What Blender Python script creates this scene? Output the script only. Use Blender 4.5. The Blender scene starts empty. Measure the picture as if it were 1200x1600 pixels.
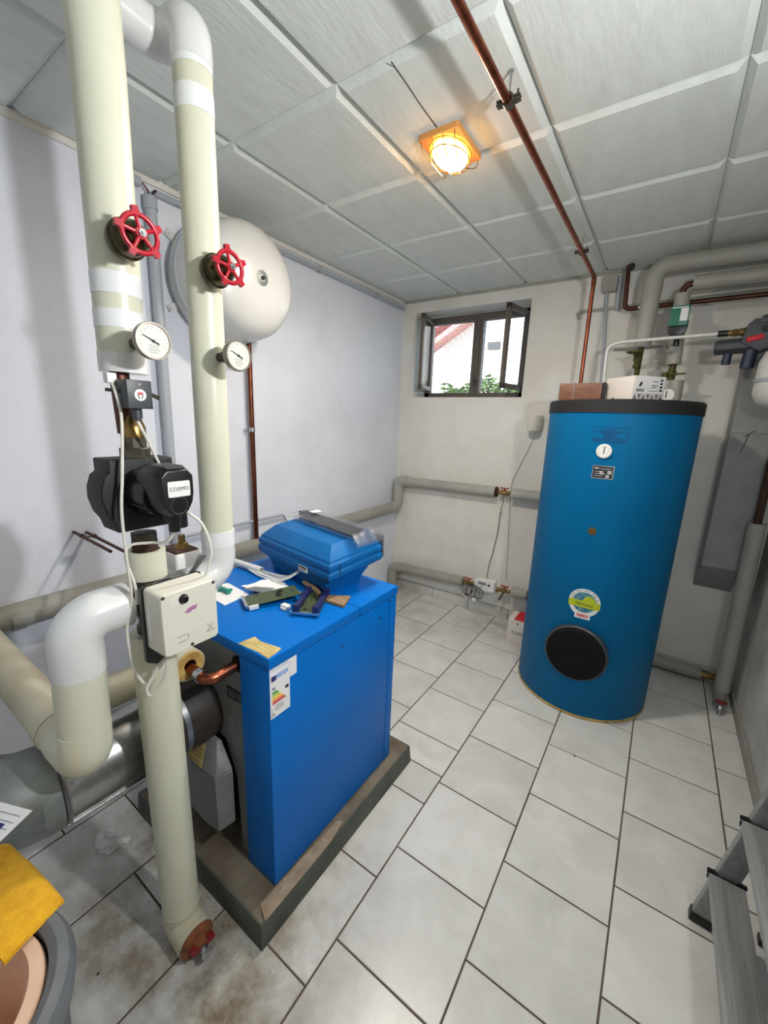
import bpy, bmesh, math, random
from mathutils import Vector, Matrix, noise
random.seed(7)
S = bpy.context.scene
COL = S.collection
PI = math.pi
V = Vector

# ------------------------------------------------------------------ camera, world, lights, exposure
CAM = V((1.9163, -3.0158, 1.5092))
cd = bpy.data.cameras.new('camera'); cam = bpy.data.objects.new('camera', cd); COL.objects.link(cam)
_r = V((0.82335649, 0.56637236, 0.0361447)); _u = V((-0.15484952, 0.16292561, 0.97441104)); _f = V((-0.54599058, 0.80788464, -0.22184835))
M = Matrix.Identity(4)
for i in range(3):
    M[i][0] = _r[i]; M[i][1] = _u[i]; M[i][2] = -_f[i]; M[i][3] = CAM[i]
cam.matrix_world = M
cd.sensor_fit = 'VERTICAL'; cd.sensor_height = 36.0; cd.lens = 633.545 / 1600 * 36.0
cd.clip_start = 0.02; cd.clip_end = 200
S.camera = cam
S.view_settings.view_transform = 'Standard'; S.view_settings.look = 'None'
S.view_settings.gamma = 1.0; S.view_settings.use_curve_mapping = False
S.view_settings.exposure = 0.62
S.cycles.max_bounces = 14; S.cycles.diffuse_bounces = 9

W = bpy.data.worlds.new('world'); S.world = W; W.use_nodes = True
wn = W.node_tree.nodes; wl = W.node_tree.links
sky = wn.new('ShaderNodeTexSky'); sky.sky_type = 'NISHITA'; sky.sun_disc = False
sky.sun_elevation = math.radians(38); sky.sun_rotation = math.radians(200); sky.altitude = 200
wl.new(sky.outputs[0], wn['Background'].inputs[0]); wn['Background'].inputs[1].default_value = 0.9

sd = bpy.data.lights.new('sun', 'SUN'); sd.energy = 4.0; sd.angle = math.radians(0.6); sd.color = (1, .95, .88)
sun = bpy.data.objects.new('sun', sd); COL.objects.link(sun)
sun.rotation_euler = (math.radians(52), 0, math.radians(-20))   # from the south side of the house, onto the neighbour's wall

WALL_LAMP_W = 10.0; WALL_GLOBE_W = 8.6          # bulkhead lamp on the right wall, just outside the picture
CEIL_LAMP_W = 13.5; CEIL_GLOW_W = .7

# ------------------------------------------------------------------ material helpers
def lin(c):
    c = c / 255.0
    return c / 12.92 if c <= 0.04045 else ((c + 0.055) / 1.055) ** 2.4
def rgb(r, g, b): return (lin(r), lin(g), lin(b), 1.0)
def mat(name, col, rough=0.5, metal=0.0, col2=None, scale=8.0, amt=0.5, detail=4.0, bump=0.0, bscale=60.0, spec=0.5, stretch=None, coat=0.0):
    m = bpy.data.materials.new(name); m.use_nodes = True
    nt = m.node_tree; n = nt.nodes; l = nt.links
    b = n['Principled BSDF']
    b.inputs['Base Color'].default_value = rgb(*col); b.inputs['Roughness'].default_value = rough
    b.inputs['Metallic'].default_value = metal; b.inputs['Specular IOR Level'].default_value = spec
    b.inputs['Coat Weight'].default_value = coat
    tc = n.new('ShaderNodeTexCoord'); src = tc.outputs['Object']
    if stretch:
        mp = n.new('ShaderNodeMapping'); mp.inputs['Scale'].default_value = stretch
        l.new(src, mp.inputs[0]); src = mp.outputs[0]
    if col2:
        t = n.new('ShaderNodeTexNoise'); t.inputs['Scale'].default_value = scale; t.inputs['Detail'].default_value = detail
        t.inputs['Roughness'].default_value = 0.6
        l.new(src, t.inputs['Vector'])
        r = n.new('ShaderNodeValToRGB'); r.color_ramp.elements[0].position = 0.5 - 0.5 * (1 - amt) * 0.4 - 0.02; r.color_ramp.elements[1].position = 0.5 + 0.22
        r.color_ramp.elements[0].color = rgb(*col); r.color_ramp.elements[1].color = rgb(*col2)
        l.new(t.outputs[0], r.inputs[0]); l.new(r.outputs[0], b.inputs['Base Color'])
    if bump:
        t2 = n.new('ShaderNodeTexNoise'); t2.inputs['Scale'].default_value = bscale; t2.inputs['Detail'].default_value = 3
        l.new(src, t2.inputs['Vector'])
        bp = n.new('ShaderNodeBump'); bp.inputs['Strength'].default_value = bump; bp.inputs['Distance'].default_value = 0.004
        l.new(t2.outputs[0], bp.inputs['Height']); l.new(bp.outputs[0], b.inputs['Normal'])
    return m
def emis(name, col, strength):
    m = bpy.data.materials.new(name); m.use_nodes = True; n = m.node_tree.nodes
    b = n['Principled BSDF']; b.inputs['Base Color'].default_value = rgb(*col)
    b.inputs['Emission Color'].default_value = rgb(*col); b.inputs['Emission Strength'].default_value = strength
    return m
def glass(name, tint=(240, 245, 245), rough=0.0, trans=0.85):
    m = bpy.data.materials.new(name); m.use_nodes = True; nt = m.node_tree; n = nt.nodes; l = nt.links
    for x in list(n): n.remove(x)
    o = n.new('ShaderNodeOutputMaterial'); mx = n.new('ShaderNodeMixShader'); t = n.new('ShaderNodeBsdfTransparent'); g = n.new('ShaderNodeBsdfGlossy')
    t.inputs[0].default_value = rgb(*tint); g.inputs['Roughness'].default_value = rough
    mx.inputs[0].default_value = 1 - trans
    l.new(t.outputs[0], mx.inputs[1]); l.new(g.outputs[0], mx.inputs[2]); l.new(mx.outputs[0], o.inputs[0])
    return m

def floor_tile_mat():
    m = bpy.data.materials.new('floor_tile'); m.use_nodes = True; nt = m.node_tree; n = nt.nodes; l = nt.links
    b = n['Principled BSDF']; b.inputs['Roughness'].default_value = 0.28; b.inputs['Specular IOR Level'].default_value = 0.45
    geo = n.new('ShaderNodeNewGeometry'); oi = n.new('ShaderNodeObjectInfo')
    add = n.new('ShaderNodeVectorMath'); add.operation = 'ADD'; l.new(geo.outputs['Position'], add.inputs[0])
    sc = n.new('ShaderNodeVectorMath'); sc.operation = 'SCALE'; sc.inputs['Scale'].default_value = 13.0
    l.new(oi.outputs['Random'], sc.inputs[0]); l.new(sc.outputs[0], add.inputs[1])
    t = n.new('ShaderNodeTexNoise'); t.inputs['Scale'].default_value = 5.5; t.inputs['Detail'].default_value = 7; t.inputs['Roughness'].default_value = .62; t.inputs['Distortion'].default_value = .8
    l.new(add.outputs[0], t.inputs['Vector'])
    r = n.new('ShaderNodeValToRGB'); e = r.color_ramp.elements
    e[0].position = .3; e[0].color = rgb(200, 200, 194); e[1].position = .72; e[1].color = rgb(220, 220, 216)
    l.new(t.outputs[0], r.inputs[0])
    # grime: old spills round the drain valve and along the walls, a stain of its own shape
    t2 = n.new('ShaderNodeTexNoise'); t2.inputs['Scale'].default_value = 6; t2.inputs['Detail'].default_value = 8; t2.inputs['Roughness'].default_value = .65
    l.new(geo.outputs['Position'], t2.inputs['Vector'])
    def blob(cx, cy, rad_, st):
        d = n.new('ShaderNodeVectorMath'); d.operation = 'DISTANCE'; d.inputs[1].default_value = (cx, cy, 0); l.new(geo.outputs['Position'], d.inputs[0])
        mr = n.new('ShaderNodeMapRange'); mr.inputs['From Min'].default_value = rad_; mr.inputs['From Max'].default_value = rad_ * .25; mr.inputs['To Max'].default_value = st
        l.new(d.outputs['Value'], mr.inputs[0]); return mr.outputs[0]
    cur = None
    for bl in ((.85, -2.45, .66, 1.0), (1.12, -2.62, .5, .9), (.35, -.45, .5, .3), (.0, -.05, .45, .6), (1.1, -.12, .5, .45)):
        o_ = blob(*bl)
        if cur is None: cur = o_
        else:
            mm = n.new('ShaderNodeMath'); mm.operation = 'MAXIMUM'; l.new(cur, mm.inputs[0]); l.new(o_, mm.inputs[1]); cur = mm.outputs[0]
    r2 = n.new('ShaderNodeMapRange'); r2.inputs['From Min'].default_value = .34; r2.inputs['From Max'].default_value = .62
    l.new(t2.outputs[0], r2.inputs[0])
    mul = n.new('ShaderNodeMath'); mul.operation = 'MULTIPLY'; l.new(cur, mul.inputs[0]); l.new(r2.outputs[0], mul.inputs[1])
    mx = n.new('ShaderNodeMixRGB'); mx.inputs[2].default_value = rgb(106, 88, 58)
    l.new(mul.outputs[0], mx.inputs[0]); l.new(r.outputs[0], mx.inputs[1])
    # small dark specks
    vo = n.new('ShaderNodeTexVoronoi'); vo.inputs['Scale'].default_value = 5.0; l.new(geo.outputs['Position'], vo.inputs['Vector'])
    cm = n.new('ShaderNodeMath'); cm.operation = 'LESS_THAN'; cm.inputs[1].default_value = .028; l.new(vo.outputs['Distance'], cm.inputs[0])
    mx2 = n.new('ShaderNodeMixRGB'); mx2.inputs[2].default_value = rgb(80, 74, 64); l.new(cm.outputs[0], mx2.inputs[0]); l.new(mx.outputs[0], mx2.inputs[1])
    hs = n.new('ShaderNodeHueSaturation'); mr = n.new('ShaderNodeMapRange'); mr.inputs['To Min'].default_value = .95; mr.inputs['To Max'].default_value = 1.05
    l.new(oi.outputs['Random'], mr.inputs[0]); l.new(mr.outputs[0], hs.inputs['Value']); l.new(mx2.outputs[0], hs.inputs['Color'])
    l.new(hs.outputs[0], b.inputs['Base Color'])
    bp = n.new('ShaderNodeBump'); bp.inputs['Strength'].default_value = .06; bp.inputs['Distance'].default_value = .003
    l.new(t.outputs[0], bp.inputs['Height']); l.new(bp.outputs[0], b.inputs['Normal'])
    return m
def wall_mat(name, base, grime, bump=.25):
    m = bpy.data.materials.new(name); m.use_nodes = True; nt = m.node_tree; n = nt.nodes; l = nt.links
    b = n['Principled BSDF']; b.inputs['Roughness'].default_value = .85; b.inputs['Specular IOR Level'].default_value = .2
    geo = n.new('ShaderNodeNewGeometry')
    t = n.new('ShaderNodeTexNoise'); t.inputs['Scale'].default_value = 1.7; t.inputs['Detail'].default_value = 9; t.inputs['Roughness'].default_value = .65
    l.new(geo.outputs['Position'], t.inputs['Vector'])
    r = n.new('ShaderNodeValToRGB'); e = r.color_ramp.elements
    e[0].position = .38; e[0].color = rgb(*grime); e[1].position = .58; e[1].color = rgb(*base); l.new(t.outputs[0], r.inputs[0])
    l.new(r.outputs[0], b.inputs['Base Color'])
    t2 = n.new('ShaderNodeTexNoise'); t2.inputs['Scale'].default_value = 90; t2.inputs['Detail'].default_value = 4; l.new(geo.outputs['Position'], t2.inputs['Vector'])
    t3 = n.new('ShaderNodeTexNoise'); t3.inputs['Scale'].default_value = 7; t3.inputs['Detail'].default_value = 2; l.new(geo.outputs['Position'], t3.inputs['Vector'])
    ad = n.new('ShaderNodeMath'); ad.operation = 'MULTIPLY_ADD'; ad.inputs[1].default_value = 3.0; l.new(t3.outputs[0], ad.inputs[0]); l.new(t2.outputs[0], ad.inputs[2])
    bp = n.new('ShaderNodeBump'); bp.inputs['Strength'].default_value = bump; bp.inputs['Distance'].default_value = .004
    l.new(ad.outputs[0], bp.inputs['Height']); l.new(bp.outputs[0], b.inputs['Normal'])
    return m

T = {}
T['wall'] = wall_mat('plaster_white', (225, 228, 236), (217, 219, 226))
T['wall_back'] = wall_mat('plaster_back', (228, 226, 220), (218, 214, 204), .35)
T['wall_right'] = wall_mat('plaster_rough', (196, 196, 192), (160, 158, 150), .9)
T['tile'] = floor_tile_mat()
T['grout'] = mat('grout', (92, 78, 66), .9, col2=(70, 58, 50), scale=5)
T['panel'] = mat('ceiling_board', (213, 218, 213), .9, col2=(203, 207, 201), scale=14, detail=8, bump=.5, bscale=70, stretch=(1, .25, 1), spec=.2)
T['ceil'] = mat('ceiling_backing', (150, 150, 146), .9)
T['cream'] = mat('cream_jacket', (208, 208, 188), .36, col2=(201, 200, 178), scale=2.5, spec=.5)
T['cream_dirty'] = mat('cream_jacket_dirty', (202, 199, 178), .42, col2=(182, 172, 142), scale=7, amt=.2, spec=.5)
T['pvcwhite'] = mat('white_pvc_elbow', (218, 220, 220), .22, col2=(208, 208, 204), scale=4, spec=.6)
T['tape'] = mat('white_tape', (226, 228, 228), .25, spec=.6)
T['greyjacket'] = mat('grey_jacket', (168, 168, 160), .5, col2=(154, 152, 142), scale=4)
T['greyjacket_d'] = mat('grey_jacket_dirty', (160, 158, 150), .55, col2=(145, 141, 130), scale=5, amt=.2)
T['greypipe'] = mat('grey_painted_pipe', (168, 174, 180), .45)
T['copper'] = mat('copper', (168, 96, 70), .3, metal=1, col2=(120, 66, 48), scale=9, stretch=(4, 4, 1))
T['copper_dark'] = mat('copper_dark', (124, 74, 54), .35, metal=1, col2=(84, 54, 42), scale=14)
T['copper_old'] = mat('copper_tarnished', (96, 62, 50), .45, metal=.8, col2=(64, 46, 40), scale=12)
T['brass'] = mat('brass', (158, 128, 76), .34, metal=.9, col2=(112, 88, 52), scale=20)
T['bronze'] = mat('dark_bronze', (96, 86, 58), .22, metal=.9, col2=(50, 44, 30), scale=12, amt=.3)
T['verdigris'] = mat('verdigris_brass', (92, 92, 44), .6, metal=.4, col2=(50, 58, 26), scale=30)
T['iron'] = mat('grey_iron', (98, 92, 84), .5, metal=.7, col2=(70, 62, 54), scale=25)
T['red'] = mat('red_enamel', (178, 14, 38), .3, col2=(156, 10, 30), scale=8, spec=.6)
T['red_old'] = mat('red_worn', (140, 26, 34), .45, col2=(90, 30, 28), scale=40)
T['steel'] = mat('zinc_steel', (196, 198, 200), .28, metal=1)
T['galv'] = mat('galvanised', (176, 178, 178), .3, metal=.95, col2=(120, 122, 120), scale=9, amt=.4, detail=6)
T['galv_dull'] = mat('galvanised_dull', (158, 164, 162), .5, metal=.7, col2=(122, 128, 126), scale=12, amt=.3)
T['alu'] = mat('aluminium', (158, 160, 158), .42, metal=.35, col2=(132, 134, 132), scale=6, stretch=(12, .6, 12), bump=.15, bscale=40)
T['black'] = mat('black_plastic', (16, 16, 18), .35, spec=.5)
T['blackm'] = mat('black_matt', (14, 14, 14), .75, spec=.2)
T['epp'] = mat('black_shell', (9, 9, 10), .55, bump=.2, bscale=300)
T['dgrey'] = mat('dark_grey_plastic', (58, 62, 66), .45)
T['gaugecase'] = mat('gauge_case', (150, 142, 132), .35, metal=.8)
T['navycap'] = mat('navy_cap', (34, 44, 70), .45)
T['vesselwhite'] = mat('vessel_enamel', (216, 216, 212), .3, col2=(208, 206, 200), scale=4)
T['white'] = mat('white_plastic', (226, 226, 222), .4)
T['whiteold'] = mat('white_plastic_aged', (222, 220, 210), .45, col2=(208, 204, 190), scale=12)
T['beige'] = mat('beige_plastic', (214, 212, 198), .42)
T['paper'] = mat('paper', (232, 232, 232), .7)
T['ink'] = mat('ink_dark', (40, 40, 44), .7)
T['inkgrey'] = mat('ink_grey', (120, 120, 126), .7)
T['inkblue'] = mat('ink_blue', (0, 50, 104), .6)
T['blue'] = mat('blue_enamel', (0, 108, 196), .42, col2=(0, 101, 186), scale=3, spec=.14, bump=.05, bscale=200)
T['bluehood'] = mat('blue_hood_enamel', (14, 102, 168), .5, col2=(10, 93, 157), scale=6, spec=.2)
T['tankblue'] = mat('blue_vinyl', (0, 102, 152), .5, col2=(0, 95, 143), scale=3, spec=.12)
T['foam'] = mat('yellow_foam', (196, 164, 92), .9, col2=(150, 112, 60), scale=30)
T['concrete'] = mat('plinth_concrete', (92, 96, 88), .85, col2=(66, 70, 64), scale=7, bump=.5, bscale=50, detail=8)
T['concrete_top'] = mat('plinth_top', (126, 116, 100), .9, col2=(84, 72, 58), scale=9, amt=.5, bump=.8, bscale=35, detail=8)
T['mortar'] = mat('bare_mortar', (158, 142, 122), .9, col2=(120, 104, 86), scale=22, bump=.6, bscale=60)
T['greysteel'] = mat('grey_steel_sheet', (122, 124, 122), .5, metal=.1, col2=(110, 112, 110), scale=10)
T['soot'] = mat('sooty_black', (30, 30, 32), .5, col2=(62, 50, 40), scale=8, amt=.3, stretch=(1, 1, 3))
T['rust'] = mat('rusty_brown', (70, 44, 32), .85, col2=(40, 28, 24), scale=10)
T['rustorange'] = mat('rust_orange', (140, 84, 46), .8, col2=(96, 54, 34), scale=30)
T['yellowpaper'] = mat('old_yellow_label', (206, 186, 126), .7, col2=(170, 148, 92), scale=30)
T['yellowlab'] = mat('warning_label', (178, 166, 96), .7, col2=(150, 136, 76), scale=14)
T['pcb'] = mat('circuit_board', (58, 74, 44), .4, col2=(84, 92, 62), scale=90, amt=.6, detail=2)
T['bluecon'] = mat('navy_connector', (28, 34, 84), .4)
T['green'] = mat('green_plastic', (0, 132, 108), .4)
T['greenbox'] = mat('green_cover', (14, 108, 84), .4)
T['wood'] = mat('worn_wood', (158, 130, 98), .7, col2=(120, 92, 66), scale=12, stretch=(1, 6, 6))
T['brownblock'] = mat('taped_block', (128, 84, 62), .45, col2=(98, 62, 46), scale=14, bump=.2, stretch=(1, 1, 4))
T['blackfoam'] = mat('black_foam_lid', (24, 24, 25), .7, bump=.1)
T['cardwhite'] = mat('white_card', (224, 216, 208), .7)
T['redprint'] = mat('red_print', (196, 30, 44), .6)
T['frame'] = mat('window_metal', (108, 99, 90), .5, metal=.1, col2=(94, 86, 78), scale=10)
T['glass'] = glass('pane_glass', trans=.92)
T['bag'] = glass('clear_bag', (238, 240, 244), .32, .72)
T['lens'] = emis('lamp_glass_warm', (255, 184, 92), 16.0)
T['lens2'] = emis('lamp_glass_white', (255, 246, 232), 6.0)
T['lampbase'] = mat('lamp_base', (214, 150, 80), .5)
T['yellow'] = mat('yellow_cloth', (232, 176, 36), .95, col2=(206, 150, 24), scale=30, bump=.6, bscale=240)
T['binout'] = mat('grey_rubber_bin', (104, 108, 112), .5, col2=(88, 92, 96), scale=10)
T['binin'] = mat('peach_plastic', (222, 190, 166), .55, col2=(206, 170, 144), scale=9)
T['binbrown'] = mat('bin_brown', (120, 84, 66), .7, col2=(100, 68, 52), scale=6)
T['tissue'] = mat('tissue', (222, 222, 218), .9)
T['duct'] = mat('duct_sheet', (150, 152, 150), .7, col2=(134, 136, 134), scale=8, bump=.3, bscale=90)
T['housewall'] = mat('house_render', (236, 232, 226), .9)
T['roofred'] = mat('roof_red', (206, 150, 142), .8)  # red paled to pink, the overexposure put into the colour
T['leaf'] = mat('hedge_leaf', (62, 92, 40), .8, col2=(96, 120, 60), scale=6)
T['ground'] = mat('yard_ground', (150, 146, 136), .9, col2=(120, 118, 106), scale=2)
T['purple'] = mat('purple_badge', (150, 104, 160), .5, col2=(196, 132, 150), scale=40)
T['limegreen'] = mat('lime_print', (178, 190, 30), .5)
T['seablue'] = mat('sea_print', (34, 100, 150), .5, col2=(120, 170, 120), scale=26, amt=.6)
T['eunavy'] = mat('navy_print', (34, 40, 110), .6)
T['skyprint'] = mat('pale_blue_print', (84, 140, 210), .6)
for i, c in enumerate(((40, 130, 60), (110, 180, 60), (190, 200, 50), (240, 210, 60), (240, 160, 50), (225, 90, 40), (190, 35, 35))): T['e%d' % i] = mat('energy_band_%d' % i, c, .6)

# ------------------------------------------------------------------ geometry helpers
def basis(a):
    a = V(a).normalized()
    h = V((0, 0, 1)) if abs(a.z) < .9 else V((0, 1, 0))
    u = h.cross(a).normalized(); return u, a.cross(u).normalized(), a
def fillet(pts, br, n=7):
    pts = [V(p) for p in pts]
    if not isinstance(br, (list, tuple)): br = [br] * len(pts)
    out = [pts[0]]
    for i in range(1, len(pts) - 1):
        a, b, c = pts[i-1], pts[i], pts[i+1]
        d1 = (a - b); d2 = (c - b); l1 = d1.length; l2 = d2.length; d1 = d1 / l1; d2 = d2 / l2
        ang = d1.angle(d2)
        if ang > PI - .02 or br[i] <= 0: out.append(b); continue
        t = min(br[i] / math.tan(ang / 2), l1 * .499, l2 * .499); r = t * math.tan(ang / 2)
        cen = b + (d1 + d2).normalized() * (r / math.sin(ang / 2))
        p0 = b + d1 * t; p1 = b + d2 * t; v0 = p0 - cen; v1 = p1 - cen; tot = v0.angle(v1)
        for k in range(n + 1):
            f = k / n
            out.append(cen + (v0 * math.sin((1 - f) * tot) + v1 * math.sin(f * tot)) / math.sin(tot))
    out.append(pts[-1]); return out
def spline(pts, n=8):
    P = [V(p) for p in pts]; P = [P[0] * 2 - P[1]] + P + [P[-1] * 2 - P[-2]]; o = []
    for i in range(1, len(P) - 2):
        for k in range(n):
            t = k / n
            o.append(.5 * ((2 * P[i]) + (P[i+1] - P[i-1]) * t + (2 * P[i-1] - 5 * P[i] + 4 * P[i+1] - P[i+2]) * t * t + (-P[i-1] + 3 * P[i] - 3 * P[i+1] + P[i+2]) * t ** 3))
    o.append(P[-2]); return o
class MB:
    def __init__(s): s.v = []; s.f = []
    def add(s, vs, fs):
        o = len(s.v); s.v += [V(x) for x in vs]; s.f += [tuple(i + o for i in f) for f in fs]; return s
    def box(s, a, b):
        x0, y0, z0 = a; x1, y1, z1 = b
        return s.add([(x0,y0,z0),(x1,y0,z0),(x1,y1,z0),(x0,y1,z0),(x0,y0,z1),(x1,y0,z1),(x1,y1,z1),(x0,y1,z1)],
                     [(3,2,1,0),(4,5,6,7),(0,1,5,4),(1,2,6,5),(2,3,7,6),(3,0,4,7)])
    def bar(s, p, q, w, h, up=(0,0,1)):
        p = V(p); q = V(q); a = (q - p).normalized(); u = V(up); sd_ = a.cross(u).normalized(); u = sd_.cross(a).normalized()
        c = [(-w/2,-h/2),(w/2,-h/2),(w/2,h/2),(-w/2,h/2)]
        return s.add([p + sd_*x + u*y for x, y in c] + [q + sd_*x + u*y for x, y in c], [(3,2,1,0),(4,5,6,7),(0,1,5,4),(1,2,6,5),(2,3,7,6),(3,0,4,7)])
    def lathe(s, prof, o=(0,0,0), axis=(0,0,1), n=28, ph=0.0):
        u, v, a = basis(axis); o = V(o); rings = []; vs = []; fs = []
        for r, h in prof:
            if r < 1e-6: rings.append([len(vs)]); vs.append(o + a*h)
            else:
                rings.append(list(range(len(vs), len(vs)+n)))
                vs += [o + a*h + (u*math.cos(ph+2*PI*k/n) + v*math.sin(ph+2*PI*k/n))*r for k in range(n)]
        for A, B in zip(rings, rings[1:]):
            if len(A) == 1 and len(B) == 1: continue
            for k in range(n):
                k2 = (k+1) % n
                if len(A) == 1: fs.append((A[0], B[k2], B[k]))
                elif len(B) == 1: fs.append((A[k], A[k2], B[0]))
                else: fs.append((A[k], A[k2], B[k2], B[k]))
        return s.add(vs, fs)
    def cyl(s, p, q, r, n=20, c=0.0, r2=None):
        p = V(p); q = V(q); L = (q-p).length; r2 = r if r2 is None else r2
        pr = [(0,0),(r-c,0)] + ([(r,c)] if c else []) + ([(r2,L-c)] if c else []) + [(r2-c,L),(0,L)]
        return s.lathe(pr, p, q-p, n)
    def tube(s, path, r, n=16, caps=True):
        path = [V(p) for p in path]; R = r if isinstance(r, (list, tuple)) else [r]*len(path)
        t0 = (path[1]-path[0]).normalized(); u, v, _ = basis(t0); vs = []; fs = []
        prev = t0
        for i, p in enumerate(path):
            t = (path[min(i+1,len(path)-1)] - path[max(i-1,0)]).normalized()
            ax = prev.cross(t)
            if ax.length > 1e-7:
                q = Matrix.Rotation(prev.angle(t), 3, ax.normalized()); u = q @ u; v = q @ v
            prev = t
            vs += [p + (u*math.cos(2*PI*k/n) + v*math.sin(2*PI*k/n))*R[i] for k in range(n)]
        m = len(path)
        for i in range(m-1):
            for k in range(n):
                k2 = (k+1) % n; fs.append((i*n+k, i*n+k2, (i+1)*n+k2, (i+1)*n+k))
        if caps: fs.append(tuple(range(n-1,-1,-1))); fs.append(tuple((m-1)*n+k for k in range(n)))
        return s.add(vs, fs)
    def prism(s, poly, o, ux, uy, d):
        o = V(o); ux = V(ux); uy = V(uy); d = V(d); n = len(poly)
        A = [o + ux*x + uy*y for x, y in poly]
        if ux.cross(uy).dot(d) < 0: A = A[::-1]
        return s.add(A + [p + d for p in A], [tuple(range(n-1,-1,-1)), tuple(range(n,2*n))] + [(k,(k+1)%n,n+(k+1)%n,n+k) for k in range(n)])
    def loft(s, loops):
        n = len(loops[0]); o = []
        for L in loops: o += list(L)
        fs = [tuple(range(n-1,-1,-1)), tuple((len(loops)-1)*n+k for k in range(n))]
        for i in range(len(loops)-1):
            for k in range(n): fs.append((i*n+k, i*n+(k+1)%n, (i+1)*n+(k+1)%n, (i+1)*n+k))
        return s.add(o, fs)
    def sph(s, c, r, n=16, m=8, sc=(1,1,1)):
        b = MB(); b.lathe([(r*math.sin(PI*k/m), -r*math.cos(PI*k/m)) for k in range(m+1)], n=n)
        return s.add([V(c) + V((p.x*sc[0], p.y*sc[1], p.z*sc[2])) for p in b.v], b.f)
    def xf(s, Mx): s.v = [Mx @ p for p in s.v]; return s
    def mapf(s, fn): s.v = [V(fn(p)) for p in s.v]; return s
    def mesh(s, name, m, bevel=0, seg=2, ang=35, smooth=True):
        me = bpy.data.meshes.new(name); me.from_pydata([tuple(p) for p in s.v], [], s.f)
        bm = bmesh.new(); bm.from_mesh(me); bmesh.ops.recalc_face_normals(bm, faces=bm.faces)
        if bevel:
            es = [e for e in bm.edges if len(e.link_faces) == 2 and e.calc_face_angle(0) > math.radians(28)]
            bmesh.ops.bevel(bm, geom=es, offset=bevel, segments=seg, affect='EDGES', profile=.6, clamp_overlap=True)
        bm.to_mesh(me); bm.free()
        if smooth:
            me.polygons.foreach_set('use_smooth', [True]*len(me.polygons)); me.set_sharp_from_angle(angle=math.radians(ang))
        me.materials.append(m if not isinstance(m, str) else T[m]); return me
def tag(o, label=None, cat=None, group=None, kind=None):
    if label: o['label'] = label
    if cat: o['category'] = cat
    if group: o['group'] = group
    if kind: o['kind'] = kind
    return o
def thing(name, label, cat, loc=(0,0,0), group=None):
    o = bpy.data.objects.new(name, None); COL.objects.link(o); o.location = loc; o.empty_display_size = .05
    return tag(o, label, cat, group)
def wloc(o):
    p = V(o.location)
    while o.parent: o = o.parent; p = p + V(o.location)
    return p
def part(name, mb, m, parent, label=None, kind=None, **k):
    """a part given in world coordinates"""
    L = wloc(parent)
    mb.v = [p - L for p in mb.v]
    o = bpy.data.objects.new(name, mb.mesh(name, m, **k)); COL.objects.link(o); o.parent = parent
    return tag(o, label, None, None, kind)
def solid(name, mb, m, label=None, cat=None, group=None, kind=None, **k):
    xs = [p.x for p in mb.v]; ys = [p.y for p in mb.v]; zs = [p.z for p in mb.v]
    c = V(((min(xs)+max(xs))/2, (min(ys)+max(ys))/2, min(zs))); mb.v = [p - c for p in mb.v]
    o = bpy.data.objects.new(name, mb.mesh(name, m, **k)); COL.objects.link(o); o.location = c
    return tag(o, label, cat, group, kind)
def copy_tree(o, parent=None):
    c = o.copy(); COL.objects.link(c); c.parent = parent
    for ch in list(o.children): copy_tree(ch, c)
    return c
def text(body, size, o, ux, uy, m_off=0.0, depth=.0004, align='CENTER', bold=0.0):
    """lettering as a thin raised mesh"""
    cu = bpy.data.curves.new('lettering', 'FONT'); cu.body = body; cu.size = size; cu.align_x = align; cu.align_y = 'CENTER'
    cu.extrude = depth; cu.offset = bold; cu.resolution_u = 3
    ob = bpy.data.objects.new('lettering', cu); COL.objects.link(ob)
    dg = bpy.context.evaluated_depsgraph_get(); me = ob.evaluated_get(dg).to_mesh()
    ux = V(ux).normalized(); uy = V(uy).normalized(); uz = ux.cross(uy)
    mb = MB().add([V(o) + ux*v.co.x + uy*v.co.y + uz*(v.co.z + m_off) for v in me.vertices], [tuple(p.vertices) for p in me.polygons])
    ob.evaluated_get(dg).to_mesh_clear(); bpy.data.objects.remove(ob); bpy.data.curves.remove(cu)
    return mb
def rrect(w, h, r, n=4):
    o = []
    for cx, cy, a0 in ((w/2-r, h/2-r, 0), (-w/2+r, h/2-r, 90), (-w/2+r, -h/2+r, 180), (w/2-r, -h/2+r, 270)):
        for k in range(n+1):
            a = math.radians(a0 + 90*k/n); o.append((cx + r*math.cos(a), cy + r*math.sin(a)))
    return o
X, Y, Z = V((1,0,0)), V((0,1,0)), V((0,0,1))

# ------------------------------------------------------------------ the room
RW, FY, H = 2.46, -4.05, 2.437       # right wall, wall behind the camera, ceiling
def struct(name, mb, m, label=None, cat=None, **k): return solid(name, mb, m, label, cat, kind='structure', **k)

fl = struct('floor', MB().box((-.02, FY, -.06), (RW, .0, -.0018)), 'grout', 'pale grey tiled floor with dark grout', 'floor', smooth=False)
FT = .333; FX0 = 1.00465 - 4*FT
def tile_mesh(w, d):
    c = .0018; b = MB()
    lo = [(0,0,-.008),(w,0,-.008),(w,d,-.008),(0,d,-.008)]; mi = [(0,0,-c),(w,0,-c),(w,d,-c),(0,d,-c)]; hi = [(c,c,0),(w-c,c,0),(w-c,d-c,0),(c,d-c,0)]
    return b.loft([[V(p) for p in L] for L in (lo, mi, hi)]).mesh('tile', 'tile', smooth=False)
_tm = {}
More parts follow.
